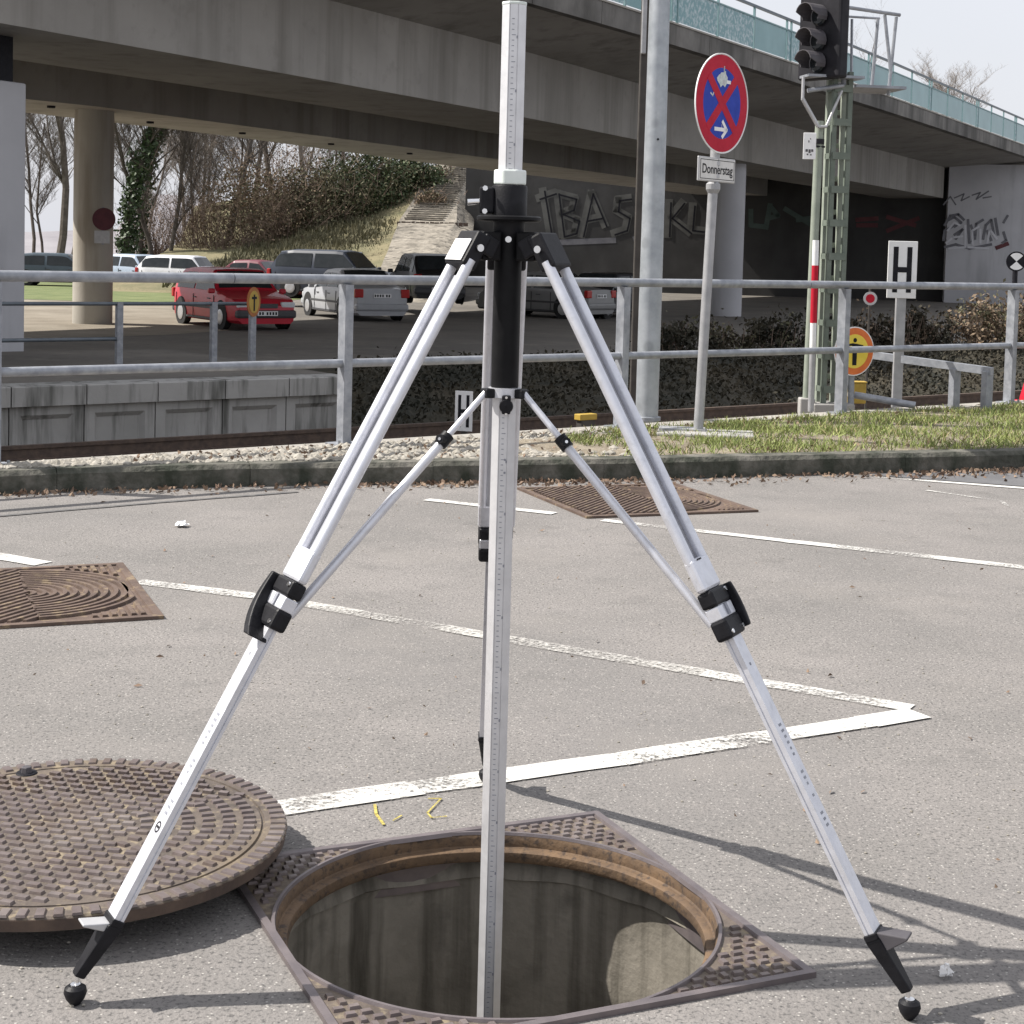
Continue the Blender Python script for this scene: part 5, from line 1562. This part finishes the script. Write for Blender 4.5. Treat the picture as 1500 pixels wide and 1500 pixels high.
tree(gpt(500, 104, 3), 10, .16, 15, 'bare tree behind the evergreen shrubs on the slope', levels=3, group=G_)
for k_, (u_, Y_, h_, lab_) in enumerate([(64, 96, 9, 'wispy bare tree in the gap between pillar and column'), (214, 96, 10, 'wispy bare tree behind the ivy clad tree'), (282, 84, 9, 'wispy bare tree above the roof of the maroon car'), (318, 98, 11, 'wispy bare tree beside the dark straight trunk'), (352, 96, 11, 'wispy bare tree rising out of the brown thicket'), (424, 100, 11, 'wispy bare tree behind the olive shrub'), (475, 106, 12, 'wispy bare tree left of the large evergreen shrub')]):
    tree(gpt(u_, Y_, -.8 if u_ < 400 else 2), h_, .09, 50 + k_, lab_, levels=4, first=.05, spread=.45, nb=(2, 4), m_='bark_pale' if k_ % 2 else 'bark', group=G_)
tb = at(1420, 150, 128); tree((tb.x, tb.y, 6.5), 8.5, .22, 12, 'lone bare tree crown against the sky above the bridge parapet', levels=4, first=.25, spread=.6, nb=(2, 4), m_='bark_pale')
tb = at(1262, 150, 170); tree((tb.x, tb.y, 4.0), 17, .26, 16, 'faint far bare tree behind the cage of the signal mast', levels=3, m_='bark_pale')

def shrub(u, v, Y, rx, rz, label, m_, n, size, seed, tw_=26, zb=None, m2=None):
    p = at(u, v, Y)
    zb = p.z - rz if zb is None else zb
    th = thing('shrub', (p.x, p.y, zb), label, 'shrub', 'shrubs along the slope')
    cs = [((p.x + rx * a, p.y + .6 * b, p.z + rz * c), rx * s_, rx * s_, rz * s_) for a, b, c, s_ in ((0, 0, 0, .75), (-.45, .3, -.25, .55), (.45, -.2, -.2, .55), (.1, .3, .4, .5), (-.2, -.3, .25, .5))]
    foliage('foliage', cs, n, size, M[m_], th, seed)
    if m2: foliage('dry_foliage', cs, n // 3, size, M[m2], th, seed + 100)
    twigs('stems', (p.x, p.y, zb), tw_, (p.z - zb + rz) * 1.0, rx, .03, M['twig'], th, seed)
shrub(350, 300, 80, 2.1, 2.7, 'brown leafy thicket above the maroon car', 'leaf_brown', 2200, .085, 1, 60, -.8, 'leaf_olive')
shrub(300, 320, 82, 1.7, 1.9, 'thin brown thicket behind the white car', 'leaf_brown', 700, .07, 2, 90, -.8)
shrub(230, 330, 86, 2.0, 1.8, 'bare twiggy bush right of the ivy tree', 'twig', 400, .06, 3, 120, -.8)
shrub(395, 305, 82, 1.9, 2.6, 'brown and olive shrub at the left end of the grass slope', 'leaf_brown', 1700, .085, 4, 60, -.2, 'leaf_olive')
shrub(440, 305, 84, 2.2, 2.4, 'olive shrub above the dark estate car', 'leaf_olive', 4200, .09, 5, 40, 0.6, 'leaf_brown')
shrub(490, 288, 86, 2.3, 2.5, 'mixed green and brown shrub in the middle of the slope', 'leaf_olive', 4600, .09, 6, 30, 1.5, 'leaf_ever')
shrub(545, 272, 88, 2.4, 2.5, 'large dark evergreen shrub on the slope', 'leaf_ever', 6500, .095, 7, 20, 2.2, 'leaf_olive')
shrub(600, 262, 90, 2.1, 2.0, 'right hand dark evergreen shrub below the bridge soffit', 'leaf_ever', 5600, .095, 8, 20, 3.4, 'leaf_olive')
shrub(430, 235, 104, 2.6, 2.4, 'pale twiggy shrub behind the olive shrub', 'leaf_brown', 900, .08, 9, 110, 2.0)
shrub(640, 272, 92, 1.3, 1.3, 'sparse brown shrub beside the slope steps', 'leaf_olive', 2600, .08, 10, 30, 3.8, 'leaf_brown')
shrub(632, 300, 86, 1.1, .9, 'low brown scrub at the left foot of the slope steps', 'leaf_brown', 1300, .08, 17, 40, 2.4, 'leaf_olive')

# ================================================================== CARS
def car(pos, heading, paint, label, L=4.1, W=1.68, H=1.42, style='hatch', group='cars parked beyond the track', plate=True):
    th = thing('parked_car', (0, 0, 0), label, 'car', group)
    hw = W / 2
    zs, zb_ = .20, .78 * H / 1.42 + .02      # sill, belt
    if style == 'sedan': tops = [(-L / 2, .74), (-L / 2 + .04, .90), (-L / 2 + .85, .97), (-L / 2 + 1.45, H - .03), (-L / 2 + 2.1, H), (.35, H - .04), (L / 2 - 1.35, .93), (L / 2 - .3, .78), (L / 2 - .02, .60), (L / 2, .50)]
    elif style == 'wagon': tops = [(-L / 2, .80), (-L / 2 + .06, .95), (-L / 2 + .45, H - .06), (-L / 2 + .9, H), (.2, H), (.45, H - .03), (L / 2 - 1.3, .95), (L / 2 - .3, .80), (L / 2 - .02, .62), (L / 2, .50)]
    else: tops = [(-L / 2, .78), (-L / 2 + .05, .92), (-L / 2 + .62, H - .05), (-L / 2 + 1.1, H), (.15, H), (.4, H - .03), (L / 2 - 1.2, .92), (L / 2 - .25, .74), (L / 2 - .02, .58), (L / 2, .48)]
    def top(x):
        for a, b in zip(tops[:-1], tops[1:]):
            if a[0] <= x <= b[0]: return a[1] + (b[1] - a[1]) * (x - a[0]) / (b[0] - a[0])
        return tops[-1][1] if x > 0 else tops[0][1]
    def belt(x): return min(zb_ + .06 * (-x / L) + .05, top(x) - .015)
    def half(x):
        e = abs(x) / (L / 2)
        return hw * (1 - .16 * max(0, (e - .72) / .28) ** 2)
    def ring_(x):
        w = half(x); b = belt(x); t = top(x); g = max(0, min(1, (t - b) / (H - zb_)))
        we = w * (.97 - .20 * g)
        return [(0, .17), (w * .86, .17), (w * .97, zs + .04), (w, .45), (w * .99, b - .10), (w * .965, b), (we + (w * .965 - we) * .04, t - .045 * g - .004), (we * .93, t), (we * .5, t + .016), (0, t + .02)]
    xs = sorted(set([-L / 2 + L * i / 44 for i in range(45)] + [p[0] for p in tops]))
    m = MB(); K = 10; full = []
    for x in xs:
        r_ = ring_(x)
        full.append([(x, y, z) for y, z in r_] + [(x, -y, z) for y, z in r_[-2:0:-1]])
    k = len(full[0])
    m.add([p for r_ in full for p in r_], [(i * k + q, i * k + (q + 1) % k, (i + 1) * k + (q + 1) % k, (i + 1) * k + q) for i in range(len(xs) - 1) for q in range(k)] + [tuple(range(k)), tuple((len(xs) - 1) * k + q for q in range(k - 1, -1, -1))])
    body_ = m.build('body', paint, th, smooth=True)
    # glass: panels offset from the shell
    def side_pane(x0, x1, s_):
        q = MB(); n_ = 10; pts = []
        for i in range(n_ + 1):
            x = x0 + (x1 - x0) * i / n_
            r_ = ring_(x); (y0, z0), (y1, z1) = r_[5], r_[6]
            for f in (.10, .88):
                y, z = y0 + (y1 - y0) * f, z0 + (z1 - z0) * f
                pts.append((x, s_ * (y + .012), z + .002))
        return q.add(pts, [(i * 2, i * 2 + 2, i * 2 + 3, i * 2 + 1) for i in range(n_)]).build('side_window', M['carglass'], th)
    x_ws0, x_ws1 = tops[5][0], tops[6][0]
    x_rs0, x_rs1 = (tops[2][0], tops[3][0]) if style == 'sedan' else (tops[1][0], tops[2][0])
    a0, a1 = x_rs1 - .15, x_ws0 + .42
    mid_ = (a0 + a1) / 2 - .05
    for s_ in (-1, 1):
        side_pane(a0, mid_ - .05, s_); side_pane(mid_ + .05, a1, s_)
        for xm in (mid_,): pass
    def top_pane(nm, x0, x1, wf):
        q = MB(); n_ = 8; pts = []
        for i in range(n_ + 1):
            x = x0 + (x1 - x0) * i / n_; r_ = ring_(x)
            for f in (-1, -.5, 0, .5, 1):
                y = r_[7][0] * wf * f; z = r_[7][1] + .02 * (1 - abs(f)) + .014
                pts.append((x, y, z))
        return q.add(pts, [(i * 5 + j, (i + 1) * 5 + j, (i + 1) * 5 + j + 1, i * 5 + j + 1) for i in range(n_) for j in range(4)]).build(nm, M['carglass'], th)
    top_pane('windscreen', x_ws0 + .05, x_ws1 - .05, .95)
    top_pane('rear_window', x_rs0 + .06, x_rs1 - .03, .93)
    # wheels
    wb = L * .305
    for x in (wb + .02, -wb):
        for s_ in (-1, 1):
            c = Vector((x, s_ * (hw - .10), .30))
            MB().lathe([(.001, 0), (.36, 0), (.37, .02)], Vector((x, s_ * (hw + .004), .34)), 28, ax=Matrix.Rotation(R(90 * s_), 3, 'X')).build('wheel_arch', M['tyre'], th)
            wh = MB().lathe([(.17, -.09), (.28, -.09), (.30, -.06), (.30, .06), (.28, .09), (.17, .09)], c, 28, ax=Matrix.Rotation(R(90), 3, 'X')).build('wheel', M['tyre'], th, smooth=True)
            rm_ = MB().lathe([(.001, .115), (.06, .115), (.17, .122), (.185, .116)], c, 24, ax=Matrix.Rotation(R(-90 * s_), 3, 'X'))
            rm_.build('rim', M['rim'], wh, smooth=True)
    # bumpers, lights, plates, mirrors, handles
    for x, nm in ((L / 2 - .06, 'front_bumper'), (-L / 2 + .05, 'rear_bumper')):
        MB().box((x, 0, .40), (.22, W * .90, .20)).build(nm, paint if style == 'sedan' else M['bumper'], th, bevel=.06)
    for s_ in (-1, 1):
        MB().box((L / 2 - .06, s_ * W * .33, .62), (.10, .36, .14)).build('headlight', M['lamp_clear'], th, bevel=.03)
        MB().box((-L / 2 + .05, s_ * W * .39, .78), (.14, .26, .24)).build('tail_light', M['lamp_red'], th, bevel=.03)
        MB().box((x_ws0 + .52, s_ * (hw + .08), zb_ + .10), (.10, .17, .12)).build('mirror', paint, th, bevel=.03)
        for x in (-.35, .55): MB().box((x, s_ * (hw + .004), .72), (.16, .02, .025)).build('door_handle', M['bumper'], th)
        MB().box((0, s_ * (hw - .002), .50), (L * .52, .025, .06)).build('side_trim', M['bumper'], th, bevel=.008)
    for s_ in (-1, 1):
        for x in (a0 + .02, mid_, a1 + .05):
            MB().box((x, s_ * (half(x) + .001), .52), (.014, .012, .56)).build('door_seam', M['ink'], th)
        MB().box((0, s_ * (hw - .03), .235), (L * .46, .05, .05)).build('sill', M['bumper'], th)
    MB().box((L / 2 - .0, 0, .60), (.05, .55, .10)).build('grille', M['bumper'], th)
    for x, nm in ((L / 2 + .052, 'front_plate'), (-L / 2 - .062, 'rear_plate')):
        zz = .42 if x > 0 else (.72 if style == 'sedan' else .45)
        if x < 0 and style == 'sedan': x = -L / 2 - .012
        p_ = MB().box((x, 0, zz), (.012, .52, .11)).build(nm, M['white'], th)
        t_ = MB()
        for kk in range(6): t_.box((x + (.0075 if x > 0 else -.0075), -.20 + .075 * kk + (.04 if kk > 1 else 0), zz), (.003, .045, .07))
        t_.build('plate_print', M['ink'], p_)
    th.location = (pos[0], pos[1], pos[2] if len(pos) > 2 else -.8)
    th.rotation_euler.z = heading
    return th
car((-6.98, 39.7), math.atan2(-.84, .54), carpaint('red', (.42, .012, .03)), 'red hatchback facing us behind the front railing', L=4.2, W=1.70, H=1.44, style='hatch')
car((-4.62, 46.0), math.atan2(.89, -.45), carpaint('silver', (.34, .35, .37)), 'silver saloon seen from behind, right of the red hatchback', L=4.5, W=1.75, H=1.42, style='sedan')
car((-5.75, 53.0, -.45), math.atan2(-.35, .95), carpaint('navy', (.025, .032, .05)), 'dark blue estate car with roof rails behind the silver saloon', L=4.6, W=1.75, H=1.55, style='wagon')
car((-2.75, 50.0, -.42), math.atan2(.95, -.25), carpaint('black', (.012, .012, .014)), 'black car beside the tripod leg, right of the silver saloon', L=4.3, W=1.75, H=1.5, style='wagon')
car((-13.9, 68.5), math.atan2(-.25, .97), carpaint('white', (.62, .63, .66)), 'white estate car parked on the far side of the lawn', L=4.3, W=1.7, H=1.45, style='wagon')
car((-9.9, 62.0), math.atan2(-.3, .95), carpaint('maroon', (.14, .03, .045)), 'maroon car parked behind the red hatchback', L=4.3, W=1.7, H=1.42, style='sedan')
car((-19.6, 69.0), math.atan2(.1, 1), carpaint('grey_blue', (.05, .07, .09)), 'dark blue grey car at the far left beside the pillar', L=4.2, W=1.7, H=1.4, style='hatch')
car((-16.6, 71.0), math.atan2(-.6, .8), carpaint('pale_blue', (.32, .38, .46)), 'pale blue car half hidden by the round column', L=4.2, W=1.7, H=1.42, style='hatch')
car((1.0, 50.5), math.atan2(.6, -.8), carpaint('grey', (.20, .20, .20)), 'grey car in the shade behind the tripod column', L=4.3, W=1.72, H=1.42, style='sedan')
car((2.9, 51.5), math.atan2(-.85, -.5), carpaint('dark', (.02, .02, .024)), 'black car under the bridge seen between tripod leg and lamp post', L=4.3, W=1.72, H=1.42, style='hatch')
